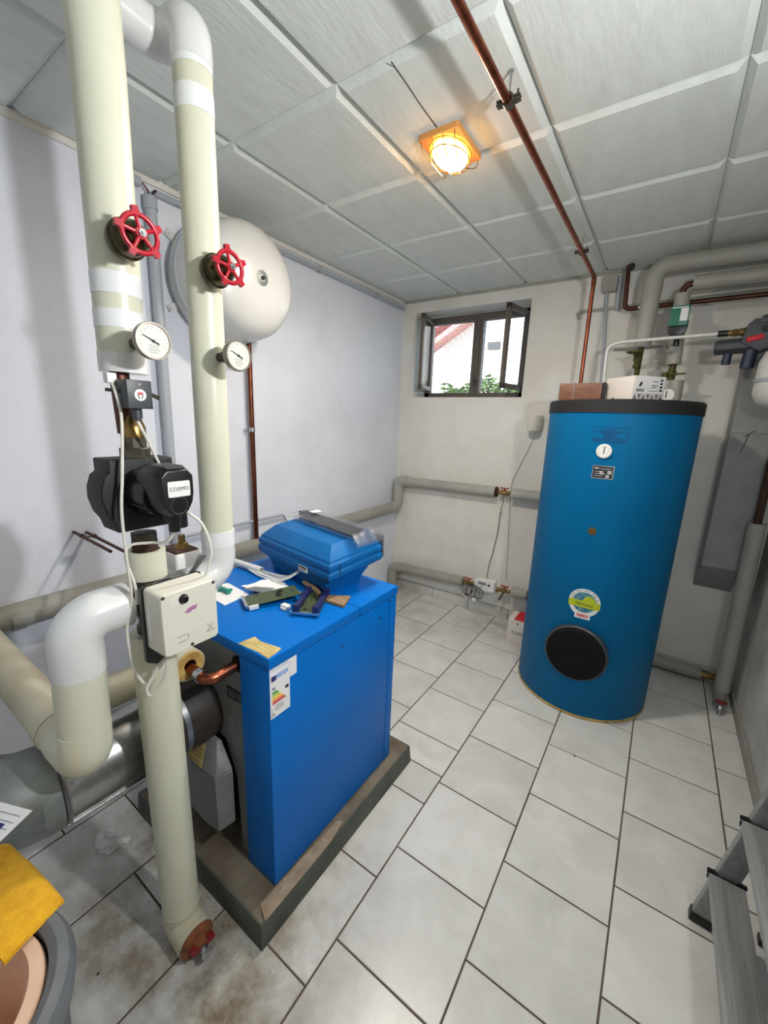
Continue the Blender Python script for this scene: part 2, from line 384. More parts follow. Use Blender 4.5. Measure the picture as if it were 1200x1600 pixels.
# joint positions measured per column: the joints that lie in column k (between line k and k+1)
coljoint = {-4: -.60, -3: -.009, -2: -.142, -1: -.345, 0: -.458, 1: -.663, 2: -.8147, 3: -.6704, 4: -.4937, 5: -.3}
g = .0050
for k in range(-4, 6):
    xa = 1.00465 + k*FT; xb = xa + FT
    xa_, xb_ = max(xa, 0.0), min(xb, RW)
    if xb_ - xa_ < .02: continue
    y0 = coljoint[k]
    while y0 < 0: y0 += FT
    ys = [y0 - i*FT for i in range(0, 16)]
    if k == 0: ys.append(-1.632)      # one cut tile beside the plinth
    if k == -1: ys = [y for y in ys if y > -2.47] + [-2.588 - i*FT for i in range(5)]
    ys = sorted([max(min(y, 0.0), FY) for y in ys], reverse=True)
    for ya, yb in zip(ys, ys[1:]):
        if ya - yb < .02: continue
        w = round(xb_ - xa_ - g, 3); d = round(ya - yb - g, 3)
        if (w, d) not in _tm: _tm[(w, d)] = tile_mesh(w, d)
        o = bpy.data.objects.new('tile', _tm[(w, d)]); COL.objects.link(o); o.parent = fl
        o.location = V((xa_ + g/2, yb + g/2, random.uniform(-.0006, .0006))) - V(fl.location)

cl = struct('ceiling', MB().box((-.02, FY, H + .022), (RW + .02, .02, H + .08)), 'ceil', 'suspended ceiling of large pale boards with chamfered joints', 'ceiling', smooth=False)
CP = .48523
def panel_mesh(w, d):
    c = .02; h = .017; b = MB()
    b.loft([[V(p) for p in L] for L in ([(0,0,.024),(w,0,.024),(w,d,.024),(0,d,.024)], [(0,0,h),(w,0,h),(w,d,h),(0,d,h)], [(c,c,0),(w-c,c,0),(w-c,d-c,0),(c,d-c,0)])])
    return b.mesh('ceiling_panel', 'panel', smooth=False)
_pm = {}
for i in range(6):
    for j in range(9):
        xa = i*CP; xb = min(xa + CP, RW); yb = -j*CP; ya = max(yb - CP, FY)
        if xb - xa < .03 or yb - ya < .05: continue
        key = (round(xb-xa-.0015, 3), round(yb-ya-.0015, 3))
        if key not in _pm: _pm[key] = panel_mesh(*key)
        o = bpy.data.objects.new('ceiling_panel', _pm[key]); COL.objects.link(o); o.parent = cl
        o.location = V((xa, ya, H + random.uniform(-.0008, .0008))) - V(cl.location)

struct('wall_left', MB().box((-.25, FY - .2, -.06), (0, .25, H + .08)), 'wall', 'smooth white left wall', 'wall', smooth=False)
struct('wall_right', MB().box((RW, FY - .2, -.06), (RW + .2, .25, H + .08)), 'wall_right', 'rough grey plastered right wall', 'wall', smooth=False)
struct('wall_front', MB().box((-.02, FY - .2, -.06), (RW + .02, FY, H + .08)), 'wall', 'white wall behind the camera', 'wall', smooth=False)
WX0, WX1, WZ0, WZ1 = .128, 1.02, 1.70, 2.345
b = MB().box((-.02, 0, -.06), (WX0, .25, H+.08)).box((WX1, 0, -.06), (RW+.02, .25, H+.08)).box((WX0, 0, -.06), (WX1, .25, WZ0)).box((WX0, 0, WZ1), (WX1, .25, H+.08))
struct('wall_back', b, 'wall_back', 'white back wall with the basement window', 'wall', smooth=False)

# trims
struct('trim_1', MB().box((0, FY, H-.022), (.012, -.012, H+.005)), 'wall_back', 'narrow strip between left wall and ceiling', 'trim', smooth=False)
struct('trim_2', MB().box((0, -.012, H-.016), (RW, 0, H+.005)), 'greyjacket', 'grey edge strip between back wall and ceiling', 'trim', smooth=False)
bb = struct('baseboard_back', MB().box((0, -.007, 0), (RW, 0, .085)), 'grout', 'tiled skirting along the back wall', 'baseboard', smooth=False)
xx = -.23
while xx < RW:
    xa, xb = max(xx, 0), min(xx + FT - .004, RW)
    if xb - xa > .02: part('tile', MB().box((xa, -.016, .0), (xb, -.004, .085)), T['tile'], bb, bevel=.0015, seg=1)
    xx += FT
struct('baseboard_right', MB().box((RW-.012, FY, 0), (RW, 0, .06)), 'greyjacket_d', 'dull skirting along the right wall', 'baseboard', bevel=.003)

# ------------------------------------------------------------------ window
FYW = .165
win = thing('window_1', 'two-sash dark metal basement window standing open behind wire mesh', 'window', (.57, FYW, WZ0)); tag(win, kind='structure')
x0, x1, z0, z1 = WX0 + .012, WX1 - .03, WZ0 + .004, WZ1 - .012
fr = MB().box((x0, FYW, z0), (x0+.045, FYW+.05, z1)).box((x1-.045, FYW, z0), (x1, FYW+.05, z1)).box((x0, FYW, z0), (x1, FYW+.05, z0+.042)).box((x0, FYW, z1-.05), (x1, FYW+.05, z1))
part('window_frame', fr, 'frame', win, bevel=.003)
part('mullion', MB().box((.55, FYW-.006, z0), (.63, FYW+.05, z1)).box((.585, FYW-.016, z0), (.605, FYW+.0, z1)), 'frame', win, bevel=.003)
lk = MB().lathe([(0,0),(.016,0),(.016,.012),(0,.012)], (.595, FYW-.016, 1.835), (0,-1,0), 16).bar((.595, FYW-.034, 1.80), (.595, FYW-.034, 1.87), .012, .01, (0,1,0))
part('latch', lk, 'iron', win)
def sash(px_, py_, qx, qy):
    p = V((px_, py_, 0)); q = V((qx, qy, 0)); a = (q-p).normalized(); L = (q-p).length; za, zb = 1.757, 2.305; w = .034
    m = MB()
    for s0 in (0, L-w): m.bar(p+a*(s0+w/2)+Z*za, p+a*(s0+w/2)+Z*zb, w, .026, a.cross(Z))
    for zz in (za+w/2, zb-w/2): m.bar(p+Z*zz, q+Z*zz, .026, w)
    s_ = part('sash', m, 'frame', win, bevel=.002)
    part('pane', MB().bar(p+a*w+Z*((za+zb)/2), q-a*w+Z*((za+zb)/2), .004, zb-za-2*w), 'glass', s_)
sash(.195, FYW-.012, .258, -.135); sash(.965, FYW-.012, .906, -.13)
ms = MB(); xm = x0+.045
while xm < x1-.04: ms.box((xm, .222, z0), (xm+.0026, .2240, z1)); xm += .0125
zm = z0+.03
while zm < z1: ms.box((x0, .2236, zm), (x1, .2256, zm+.0026)); zm += .0125
part('wire_mesh', ms, 'iron', win, kind='stuff', smooth=False)

# outside: yard, neighbour's house, hedge
solid('yard', MB().box((-30, .25, 1.45), (30, 40, 1.55)), 'ground', 'sunlit yard outside the basement window', 'ground', kind='structure', smooth=False)
hs = thing('neighbour_house', 'white gabled house with red roof edge seen through the window', 'building', (-3, 8, 1.55))
part('wall', MB().prism([(-3.7, 1.55), (4, 1.55), (4, 7.2), (2.0, 7.0), (-3.7, 3.62)], (0, 8, 0), X, Z, (0, 5, 0)), 'housewall', hs, smooth=False)
part('roof_edge', MB().bar((-4.4, 7.8, 3.28), (2.4, 7.8, 7.30), .5, .13, (-.51, 0, .86)), 'roofred', hs, smooth=False)
part('roof_edge', MB().bar((-4.6, 7.7, 3.52), (2.2, 7.7, 7.54), .5, .13, (-.51, 0, .86)), 'roofred', hs, smooth=False)
part('window', MB().box((-2.35, 7.9, 3.42), (-2.05, 8.05, 3.60)), 'dgrey', hs, smooth=False)
hd = MB(); rnd = random.Random(3)
for k in range(2600):
    xx_ = rnd.uniform(-1.35, .5)
    c = V((xx_, 3.6 + rnd.uniform(-.25, .25), 1.55 + rnd.random()*(.62 + .12*math.sin(xx_*7))))
    n_ = V((rnd.uniform(-1,1), rnd.uniform(-1,1), rnd.uniform(-.4,1))).normalized(); uu, vv, _ = basis(n_); sz = rnd.uniform(.03, .06)
    hd.add([c-uu*sz, c-vv*sz*.5, c+uu*sz, c+vv*sz*.5], [(0,1,2,3)])
hg = solid('hedge', hd, 'leaf', 'low green hedge outside the basement window', 'hedge', kind='stuff', smooth=False)

# ------------------------------------------------------------------ lamps
la = thing('ceiling_lamp', 'glowing orange bulkhead lamp with wire guard on the ceiling', 'lamp', (1.15, -1.555, H))
bs = MB().prism(rrect(.145, .2, .008), (1.15, -1.555, H-.018), X, Y, (0,0,.022)); part('base', bs, 'lampbase', la, bevel=.002)
dome = MB().lathe([(.05, 0), (.056, -.008), (.055, -.018), (.045, -.032), (.025, -.040), (0, -.042)], (0,0,0), (0,0,1), 28)
dome.xf(Matrix.Translation((1.15, -1.555, H-.018)) @ Matrix.Diagonal((1, 1.45, 1, 1))); part('glass_dome', dome, 'lens', la)
gd = MB()
for sx in (-.045, -.015, .015, .045):
    gd.tube(spline([(1.15+sx*1.35, -1.555-.098, H-.02), (1.15+sx*1.3, -1.555-.085, H-.045), (1.15+sx, -1.555-.03, H-.066), (1.15+sx, -1.555+.03, H-.066), (1.15+sx*1.3, -1.555+.085, H-.045), (1.15+sx*1.35, -1.555+.098, H-.02)], 5), .0016, 6)
for zz, s_ in ((H-.024, 1.0), (H-.044, .94)):
    gd.tube([(1.15+.066*s_*math.cos(a), -1.555+.094*s_*math.sin(a), zz) for a in [2*PI*k/32 for k in range(33)]], .0018, 6, caps=False)
part('wire_guard', gd, 'brass', la)
ld = bpy.data.lights.new('ceiling_bulb', 'POINT'); ld.energy = CEIL_GLOW_W; ld.color = (1, .55, .2); ld.shadow_soft_size = .05
lo = bpy.data.objects.new('ceiling_bulb', ld); COL.objects.link(lo); lo.parent = la; lo.location = V((1.15, -1.555, H-.075)) - V(la.location)

ld = bpy.data.lights.new('ceiling_bulb_down', 'AREA'); ld.shape = 'DISK'; ld.size = .11; ld.energy = CEIL_LAMP_W; ld.color = (1, .935, .84)
lo = bpy.data.objects.new('ceiling_bulb_down', ld); COL.objects.link(lo); lo.parent = la; lo.location = V((1.15, -1.555, H-.062)) - V(la.location)
LY = -2.38; LAMP_COL = (.975, .985, 1)
lb = thing('wall_lamp', 'white bulkhead lamp on the right wall outside the picture', 'lamp', (RW, LY, 1.82))
part('base', MB().lathe([(0,0),(.1,0),(.1,.025),(.085,.03),(0,.03)], (RW, LY, 1.90), (-1,0,0), 32), 'white', lb)
part('glass_dome', MB().lathe([(.08,.03),(.078,.045),(.06,.07),(.03,.082),(0,.085)], (RW, LY, 1.90), (-1,0,0), 32), 'lens2', lb)
ld = bpy.data.lights.new('wall_bulb', 'AREA'); ld.shape = 'DISK'; ld.size = .075; ld.energy = WALL_LAMP_W; ld.color = LAMP_COL
lo = bpy.data.objects.new('wall_bulb', ld); COL.objects.link(lo); lo.parent = lb; lo.location = V((RW-.095, LY, 1.90)) - V(lb.location)
lo.rotation_euler = (0, math.radians(90), 0)
ld = bpy.data.lights.new('wall_globe', 'POINT'); ld.energy = WALL_GLOBE_W; ld.color = LAMP_COL; ld.shadow_soft_size = .035
lo = bpy.data.objects.new('wall_globe', ld); COL.objects.link(lo); lo.parent = lb; lo.location = V((RW-.15, LY, 1.90)) - V(lb.location)
# the disk shines into the room, away from the wall it hangs on

# ------------------------------------------------------------------ heating pipes in front of the left wall
PX = .95; P1Y = -2.58; P2Y = -2.385
t = thing('insulated_supply_pipe', 'thick cream insulated riser nearest the camera, ending above the pump', 'pipe', (PX, P1Y, 1.6))
part('jacket', MB().tube([(.936, P1Y, 1.592), (.940, P1Y, 1.75), (.955, P1Y, 2.12), (.957, P1Y, H)], .0445, 32), 'cream', t)
def p1x(z): return .936 + (z-1.592)*.0253 if z < 1.75 else .940 + (z-1.75)*.0405
for za, zb in ((1.735, 1.775), (1.672, 1.706)): part('tape_band', MB().tube([(p1x(za), P1Y, za), (p1x(zb), P1Y, zb)], .0456, 32), 'tape', t)
part('end_collar', MB().tube([(.936, P1Y, 1.586), (.9365, P1Y, 1.625)], .0455, 32), 'pvcwhite', t)

t = thing('insulated_return_pipe', 'second cream insulated riser, bending over under the ceiling in white elbows', 'pipe', (PX, P2Y, 1.05))
part('jacket', MB().tube([(.943, P2Y, 1.16), (.946, P2Y, 2.25)], .0405, 32), 'cream', t)
part('upper_elbow', MB().tube(fillet([(.946, P2Y, 2.238), (.946, P2Y, 2.315), (.846, P2Y, 2.315), (.840, -2.62, 2.33), (.836, FY, 2.33)], [0, .058, .05, 0, 0], 10), .0425, 32), 'pvcwhite', t)
part('lower_elbow', MB().tube(fillet([(.943, P2Y, 1.185), (.943, P2Y, 1.072), (.945, -2.495, 1.072)], .062, 10), .0425, 32), 'pvcwhite', t)
for za, zb in ((2.145, 2.188), (2.225, 2.245)): part('tape_band', MB().tube([(.946, P2Y, za), (.946, P2Y, zb)], .0415, 32), 'tape', t)
part('tape_band', MB().tube([(.943, P2Y, 1.16), (.943, P2Y, 1.20)], .0432, 32), 'tape', t)
part('branch_jacket', MB().tube([(.945, -2.49, 1.072), (.945, -2.53, 1.072)], .03, 20), 'cream_dirty', t)

t = thing('insulated_branch_pipe', 'cream S-bend pipe from the mixing valve down and into the left wall', 'pipe', (PX, -2.735, .74))
part('upper_elbow', MB().tube(fillet([(PX, -2.632, 1.075), (PX, -2.737, 1.075), (PX, -2.737, .955)], .075, 12), .0505, 32), 'pvcwhite', t)
part('jacket', MB().tube([(PX, -2.737, .98), (PX, -2.742, .80)], .049, 32), 'cream', t)
part('lower_elbow', MB().tube(fillet([(PX, -2.742, .822), (PX, -2.745, .738), (.85, -2.748, .738)], .06, 12), .0505, 32), 'cream', t)
part('wall_run', MB().tube([(.865, -2.748, .738), (.096, -2.75, .745)], .049, 32), 'cream_dirty', t)
part('tape_band', MB().tube([(.80, -2.748, .738), (.76, -2.748, .738)], .052, 32), 'cream_dirty', t)

t = thing('insulated_drop_pipe', 'cream insulated pipe dropping from the mixing valve to the floor', 'pipe', (PX, P1Y, 0))
part('jacket', MB().tube([(.948, P1Y, .985), (.957, P1Y, .10)], .0485, 32), 'cream', t)
part('foot_elbow', MB().tube(fillet([(.957, P1Y, .115), (.957, P1Y, .058), (1.035, P1Y-.004, .052)], .045, 8), .050, 32), 'cream_dirty', t)
dv = thing('drain_valve', 'small rusty drain valve with worn red handle by the floor', 'valve', (1.05, P1Y, .0))
part('body', MB().lathe([(0,0),(.046,0),(.048,.004),(.034,.010),(.02,.012),(.016,.035),(0,.035)], (1.036, P1Y-.004, .052), (1,0,0), 24), 'rustorange', dv)
part('handle', MB().bar((1.062, -2.615, .062), (1.062, -2.548, .05), .012, .02, (1,0,0)), 'red_old', dv, bevel=.003)
part('spout', MB().cyl((1.06, -2.584, .052), (1.085, -2.584, .048), .011, 12).lathe([(0,0),(.015,0),(.015,.01),(0,.01)], (1.083, -2.584, .048), (1,0,-.1), 6), 'steel', dv)

t = thing('cross_pipe', 'dirty cream pipe running behind the drop pipe above the flue', 'pipe', (.8, -2.6, .7))
part('jacket', MB().tube([(.775, -2.702, .765), (.79, -2.527, .765)], .045, 28), 'cream_dirty', t)

# gate valves with red handwheels
def gate_valve(y, label):
    t = thing('gate_valve', label, 'valve', (PX+.03, y, 1.79), 'red handwheel valves on the risers')
    c = V((1.052, y, 1.827))
    part('bonnet', MB().lathe([(0,-.075),(.02,-.075),(.033,-.06),(.036,-.05),(.036,-.042),(.032,-.038),(.031,-.02),(.022,-.006),(.012,0),(.008,.004),(0,.004)], c, (1,0,0), 28), 'bronze', t)
    w = MB(); ring = []
    n = 40
    for k in range(n):
        a = 2*PI*k/n
        ring.append(c + V((0, math.cos(a), math.sin(a)))*.0315 + X*.006)
    w.tube(ring + [ring[0]], .0048, 8, caps=False)
    for k in range(5):
        a = math.radians(100 + 72*k); d = V((0, math.cos(a), math.sin(a))); sd_ = V((0, -math.sin(a), math.cos(a)))
        w.tube([c + d*.006 + X*.008, c + d*.032 + X*.006], [.0042, .0036], 8)
        w.loft([[c + d*rr + sd_*sx*ww + X*(.006+sz*.0045) for sx, sz in ((-1,-1),(1,-1),(1,1),(-1,1))] for rr, ww in ((.031,.0095),(.036,.006),(.0435,.0052))])
    w.lathe([(0,0),(.010,0),(.010,.013),(0,.013)], c, (1,0,0), 16)
    hw = part('handwheel', w, 'red', t, ang=50)
    part('nut', MB().lathe([(0,.012),(.0072,.012),(.0072,.018),(.004,.018),(.004,.022),(0,.022)], c, (1,0,0), 6), 'steel', hw)
gate_valve(P1Y-.003, 'red handwheel valve on the nearer cream riser')
gate_valve(P2Y-.008, 'red handwheel valve on the farther cream riser, before the white vessel')

def dial_gauge(y, label):
    t = thing('thermometer', label, 'gauge', (PX+.03, y, 1.60), 'dial thermometers on the risers')
    c = V((1.052, y, 1.643))
    part('stem', MB().lathe([(0,-.075),(.011,-.075),(.011,-.05),(.014,-.048),(.014,-.03),(.0095,-.028),(.0095,0),(0,0)], c, (1,0,0), 14), 'iron', t)
    part('case', MB().lathe([(0,-.012),(.030,-.012),(.0345,-.006),(.0355,.004),(.0345,.009),(.0315,.009),(.031,.004),(0,.004)], c, (1,0,0), 36), 'gaugecase', t)
    d = part('dial', MB().lathe([(0,.0045),(.0312,.0045),(.0312,.0055),(0,.0055)], c, (1,0,0), 36), 'whiteold', t)
    mk = MB()
    for k in range(13):
        a = math.radians(200 - 220*k/12); r0 = .024 if k % 2 else .0225
        p = c + X*.0057 + V((0, math.cos(a), math.sin(a)))*r0; q = c + X*.0057 + V((0, math.cos(a), math.sin(a)))*.0268
        mk.bar(p, q, .0008, .0003, X)
    for k, wd in enumerate((.022, .018, .024, .016)): mk.bar(c + V((.0057, -wd/2, -.0085-.0042*k)), c + V((.0057, wd/2, -.0085-.0042*k)), .0009, .0003, X)
    part('scale_print', mk, 'inkgrey', d, smooth=False)
    a = math.radians(155); dd = V((0, math.cos(a), math.sin(a)))
    nd = MB().prism([(-.012,-.0016),(.022,-.0006),(.022,.0006),(-.012,.0016)], c + X*.0062, dd, V((0,-dd.z,dd.y)), X*.0008)
    nd.lathe([(0,0),(.003,0),(.003,.0012),(0,.0012)], c + X*.0064, (1,0,0), 12)
    part('needle', nd, 'ink', t, smooth=False)
dial_gauge(P1Y + .005, 'round dial thermometer on the nearer cream riser')
dial_gauge(P2Y + .005, 'round dial thermometer on the farther cream riser')

# fittings below the supply riser
t = thing('pipe_union', 'brass and iron pipe union joining riser and pump', 'fitting', (.945, P1Y, 1.42))
part('dark_pipe', MB().tube([(.938, P1Y-.012, 1.60), (.942, P1Y-.008, 1.46)], .019, 20), 'copper_old', t)
part('brass_nut', MB().lathe([(.012,0),(.025,0),(.025,.022),(.023,.026),(.016,.045),(.012,.05)], (.95, P1Y, 1.452), (0,0,1), 20), 'brass', t)
part('threaded_body', MB().lathe([(.0,0),(.0235,0),(.0235,.026),(0,.026)], (.95, P1Y, 1.43), (0,0,1), 12), 'iron', t, ang=20)
part('union_nut', MB().lathe([(0,0),(.030,0),(.030,.023),(.027,.026),(0,.026)], (.95, P1Y, 1.404), (0,0,1), 6), 'iron', t, ang=20)

t = thing('contact_thermostat', 'dark grey box with round red and white badge strapped to the riser', 'thermostat', (1.0, -2.593, 1.51))
part('body', MB().box((.968, -2.616, 1.513), (1.022, -2.568, 1.569)), 'dgrey', t, bevel=.0015)
bd = part('badge', MB().lathe([(0,0),(.0115,0),(.0115,.001),(0,.001)], (1.022, -2.592, 1.540), (1,0,0), 28), 'white', t)
part('badge_emblem', MB().prism([(-.006,.004),(.006,.004),(.004,.0005),(.0015,-.0005),(-.0015,-.0005),(-.004,.0005)], (1.0232, -2.592, 1.541), Y, Z, X*.0004), 'redprint', bd, smooth=False)
part('badge_emblem', MB().prism([(-.007,.001),(-.0035,-.001),(-.0015,-.0085),(-.003,-.0085),(-.0045,-.003)], (1.0232, -2.592, 1.541), Y, Z, X*.0004).prism([(.007,.001),(.0035,-.001),(.0015,-.0085),(.003,-.0085),(.0045,-.003)], (1.0232, -2.592, 1.541), Y, Z, X*.0004), 'ink', bd, smooth=False)
part('screw', MB().lathe([(0,0),(.0022,0),(.0018,.001),(0,.001)], (1.022, -2.592, 1.561), (1,0,0), 12), 'steel', t)
part('strap', MB().bar((1.0, -2.568, 1.546), (.985, -2.535, 1.537), .009, .0012, X), 'iron', t)
part('strap', MB().bar((.99, -2.616, 1.546), (.96, -2.63, 1.549), .007, .0012, X), 'iron', t)
part('cable_gland', MB().cyl((1.0, -2.592, 1.513), (1.0, -2.592, 1.494), .0105, 12).cyl((1.0, -2.592, 1.494), (1.0, -2.592, 1.489), .0085, 12), 'dgrey', t)
part('white_clip', MB().box((.955, -2.63, 1.562), (.975, -2.612, 1.582)), 'white', t, bevel=.002)

# circulation pump
t = thing('circulation_pump', 'black circulation pump with white lettered plate below the thermostat', 'pump', (.95, P1Y, 1.22))
sh = MB()
sec = [(.075,.078),(.088,.045),(.090,.0),(.082,-.045),(.066,-.078)]
pl = [(-.068,.080),(-.068,.052),(-.078,.045),(-.086,.02),(-.087,-.005),(-.080,-.035),(-.068,-.055),(-.062,-.078),(.055,-.078),(.062,-.055),(.075,-.035),(.082,-.005),(.080,.02),(.074,.045),(.066,.052),(.066,.080)]
sh.prism(pl, (.905, P1Y, 1.328), Y, Z, (.075, 0, 0))
part('insulation_shell', sh, 'epp', t, bevel=.006, seg=3)
mo = MB().lathe([(0,0),(.046,0),(.046,.075),(.043,.085),(0,.085)], (.975, P1Y, 1.335), (1,0,0), 28)
for k in range(9):
    a = math.radians(200 + 20*k)
    mo.bar(V((.98, P1Y, 1.335)) + V((0, math.cos(a), math.sin(a)))*.047, V((1.055, P1Y, 1.335)) + V((0, math.cos(a), math.sin(a)))*.047, .004, .006, V((0, math.cos(a), math.sin(a))))
part('motor_housing', mo, 'black', t)
face = [(-.036,.040),(-.022,.054),(.022,.054),(.036,.040),(.036,.002),(.032,-.020),(.022,-.038),(.010,-.046),(-.010,-.046),(-.022,-.038),(-.032,-.020),(-.036,.002)]
hc = V((1.05, P1Y, 1.345))
ctl = MB(); 
loops = []
for dx, s_, dz in ((-.055, .92, -.004), (-.01, 1.06, 0), (.045, 1.06, 0), (.064, .93, 0), (.066, .88, 0)):
    loops.append([hc + V((dx, p[0]*s_, p[1]*s_ + dz)) for p in face])
ctl.loft(loops); cv = part('control_head', ctl, 'black', t, bevel=.0025)
_ds = [(-.020,.0495,.0570),(.020,.0495,.0570),(.0185,.0628,.0522),(-.0185,.0628,.0522)]
part('display_strip', MB().loft([[hc + V((x_, y_, z_)) for y_, x_, z_ in _ds], [hc + V((x_+.0006, y_, z_+.0014)) for y_, x_, z_ in _ds]]), 'dgrey', t, smooth=False)
lp = part('label_plate', MB().prism(rrect(.046, .032, .003), hc + V((.0655, .002, .012)), Y, Z, X*.0012), 'white', t)
part('lettering', text('COSMO', .0112, hc + V((.0668, .002, .012)), Y, Z), 'ink', lp, smooth=False)
part('dial_ring', MB().lathe([(.016,0),(.0175,.0012),(.019,0)], hc + V((.0655, 0, -.022)), X, 28), 'dgrey', t)
part('lower_union', MB().lathe([(0,0),(.026,0),(.028,.006),(.028,.03),(0,.03)], (.952, P1Y, 1.205), (0,0,1), 8), 'iron', t, ang=20)
part('cable_plug', MB().cyl((1.085, P1Y+.004, 1.300), (1.082, P1Y+.004, 1.262), .0125, 16, r2=.011).cyl((1.055, P1Y+.028, 1.295), (1.055, P1Y+.028, 1.262), .019, 16), 'black', t)

t = thing('insulation_sleeve', 'short cream insulation sleeve between pump and mixing valve', 'insulation', (.953, P1Y, 1.12))
part('jacket', MB().lathe([(.028,0),(.0415,0),(.0415,.066),(.030,.066),(.028,.06)], (.953, P1Y, 1.128), (0,0,1), 32), 'cream', t)
part('iron_socket', MB().cyl((.953, P1Y, 1.19), (.953, P1Y, 1.215), .027, 16), 'rust', t)

# mixing valve + actuator box
t = thing('mixing_valve', 'grey cast-iron four-way mixing valve behind the beige actuator', 'valve', (PX, P1Y, .98))
part('body', MB().lathe([(0,-.075),(.034,-.075),(.034,-.06),(.027,-.055),(.03,-.035),(.04,-.02),(.04,.025),(.03,.04),(.028,.062),(.034,.065),(.034,.078),(0,.078)], (.952, P1Y, 1.065), (0,0,1), 20)
     .cyl((.95, -2.645, 1.072), (.95, -2.515, 1.072), .024, 16).cyl((.95, -2.645, 1.072), (.95, -2.62, 1.072), .032, 8).cyl((.95, -2.54, 1.072), (.95, -2.515, 1.072), .032, 8).cyl((.95, P1Y, 1.065), (1.012, P1Y, 1.065), .032, 20), 'iron', t)
sp = MB().prism([(.052*math.cos(math.radians(a)), .052*math.sin(math.radians(a))) for a in range(20, 165, 8)] + [(-.02, .01), (.02, .01)], (1.012, -2.575, 1.083), Y, Z, X*.002)
spo = part('scale_plate', sp, 'steel', t)
tk = MB()
for a in range(30, 156, 9): tk.bar(V((1.0145, -2.575, 1.083)) + V((0, math.cos(math.radians(a)), math.sin(math.radians(a))))*.042, V((1.0145, -2.575, 1.083)) + V((0, math.cos(math.radians(a)), math.sin(math.radians(a))))*.049, .0025, .0004, X)
part('scale_print', tk, 'ink', spo, smooth=False)
part('lever', MB().loft([[V((1.006, -2.515, 1.115)) + V((dx, dy, dz)) for dx, dy, dz in ((0,-.009,0),(0,.009,0),(.005,.009,0),(.005,-.009,0))], [V((1.010, -2.474, 1.168)) + V((dx, dy, dz)) for dx, dy, dz in ((0,-.010,.003),(0,.008,-.004),(.006,.008,-.004),(.006,-.010,.003))]]), 'steel', t, bevel=.002)

t = thing('valve_actuator', 'beige square valve actuator box with black knob and purple emblem', 'actuator', (1.06, -2.563, .955))
part('back_plate', MB().prism([(-.071,-.105),(-.05,-.118),(-.025,-.105),(.069,-.07),(.069,.072),(-.071,.072)], (1.018, -2.5635, 1.06), Y, Z, X*.014), 'black', t, bevel=.002)
part('housing', MB().loft([[V((x_, -2.5635 + p[0]*s_, 1.0605 + p[1]*s_)) for p in rrect(.130, .145, .010)] for x_, s_ in ((1.032, 1.015), (1.09, 1.0), (1.098, .985), (1.1, .965))]), 'beige', t, ang=30)
k0 = V((1.1, -2.579, 1.112))
part('knob', MB().lathe([(0,0),(.0105,0),(.0105,.0015),(.0085,.002),(.0085,.008),(.007,.010),(0,.010)], k0, X, 24), 'black', t)
part('knob_recess', MB().prism(rrect(.042, .020, .0095), k0 + V((-.0004, -.012, -.001)), Y, Z, X*.0012), 'whiteold', t)
part('emblem', MB().prism([(-.016,-.003),(-.008,.004),(.002,.007),(.016,.007),(.010,-.003),(.002,-.002),(-.004,-.007)], (1.0998, -2.563, 1.081), Y, Z, X*.0008), 'purple', t, smooth=False)
for yy, zz in ((-2.622, 1.127), (-2.506, 1.127), (-2.566, .996)): part('screw', MB().lathe([(0,0),(.0042,0),(.0036,.001),(0,.001)], (1.1, yy, zz), X, 14), 'iron', t)
pr = MB()
pr.prism(rrect(.108, .034, .003), (1.0995, -2.5635, 1.021), Y, Z, X*.001)
part('raised_field', pr, 'beige', t)
part('field_outline', MB().bar((1.1008, -2.60, 1.026), (1.1008, -2.574, 1.026), .001, .0006, X).bar((1.1008, -2.574, 1.026), (1.1008, -2.574, 1.015), .001, .0006, X).bar((1.1008, -2.598, 1.013), (1.1008, -2.578, 1.013), .001, .0006, X)
     .bar((1.1008, -2.528, 1.030), (1.1008, -2.512, 1.012), .001, .0006, X).bar((1.1008, -2.512, 1.030), (1.1008, -2.528, 1.012), .001, .0006, X).bar((1.1008, -2.531, 1.011), (1.1008, -2.509, 1.011), .001, .0006, X), 'inkgrey', t, smooth=False)
part('rating_plate', MB().box((1.044, -2.630, 1.02), (1.052, -2.6292, 1.09)), 'paper', t)

t = thing('zone_valve_head', 'white boxy valve head with brass nut behind the pump', 'valve', (.80, -2.41, 1.06))
part('housing', MB().loft([[V((.80 + p[0]*s_, -2.418 + p[1]*s_, z_)) for p in rrect(.10, .078, .008)] for z_, s_ in ((1.068, .9), (1.075, 1.0), (1.115, 1.0), (1.122, .94))]), 'white', t)
part('top_plate', MB().loft([[V((.80 + p[0]*s_, -2.418 + p[1]*s_, z_)) for p in rrect(.095, .075, .006)] for z_, s_ in ((1.121, .98), (1.128, .8))]), 'rust', t)
part('brass_nut', MB().lathe([(0,0),(.021,0),(.016,.016),(.010,.018),(.010,.04),(0,.04)], (.81, -2.415, 1.126), Z, 8), 'brass', t, ang=20)
part('lower_pipe', MB().cyl((.80, -2.42, 1.068), (.80, -2.42, .90), .014, 14).cyl((.80, -2.42, .90), (.80, -2.36, .90), .014, 14), 'copper_old', t)

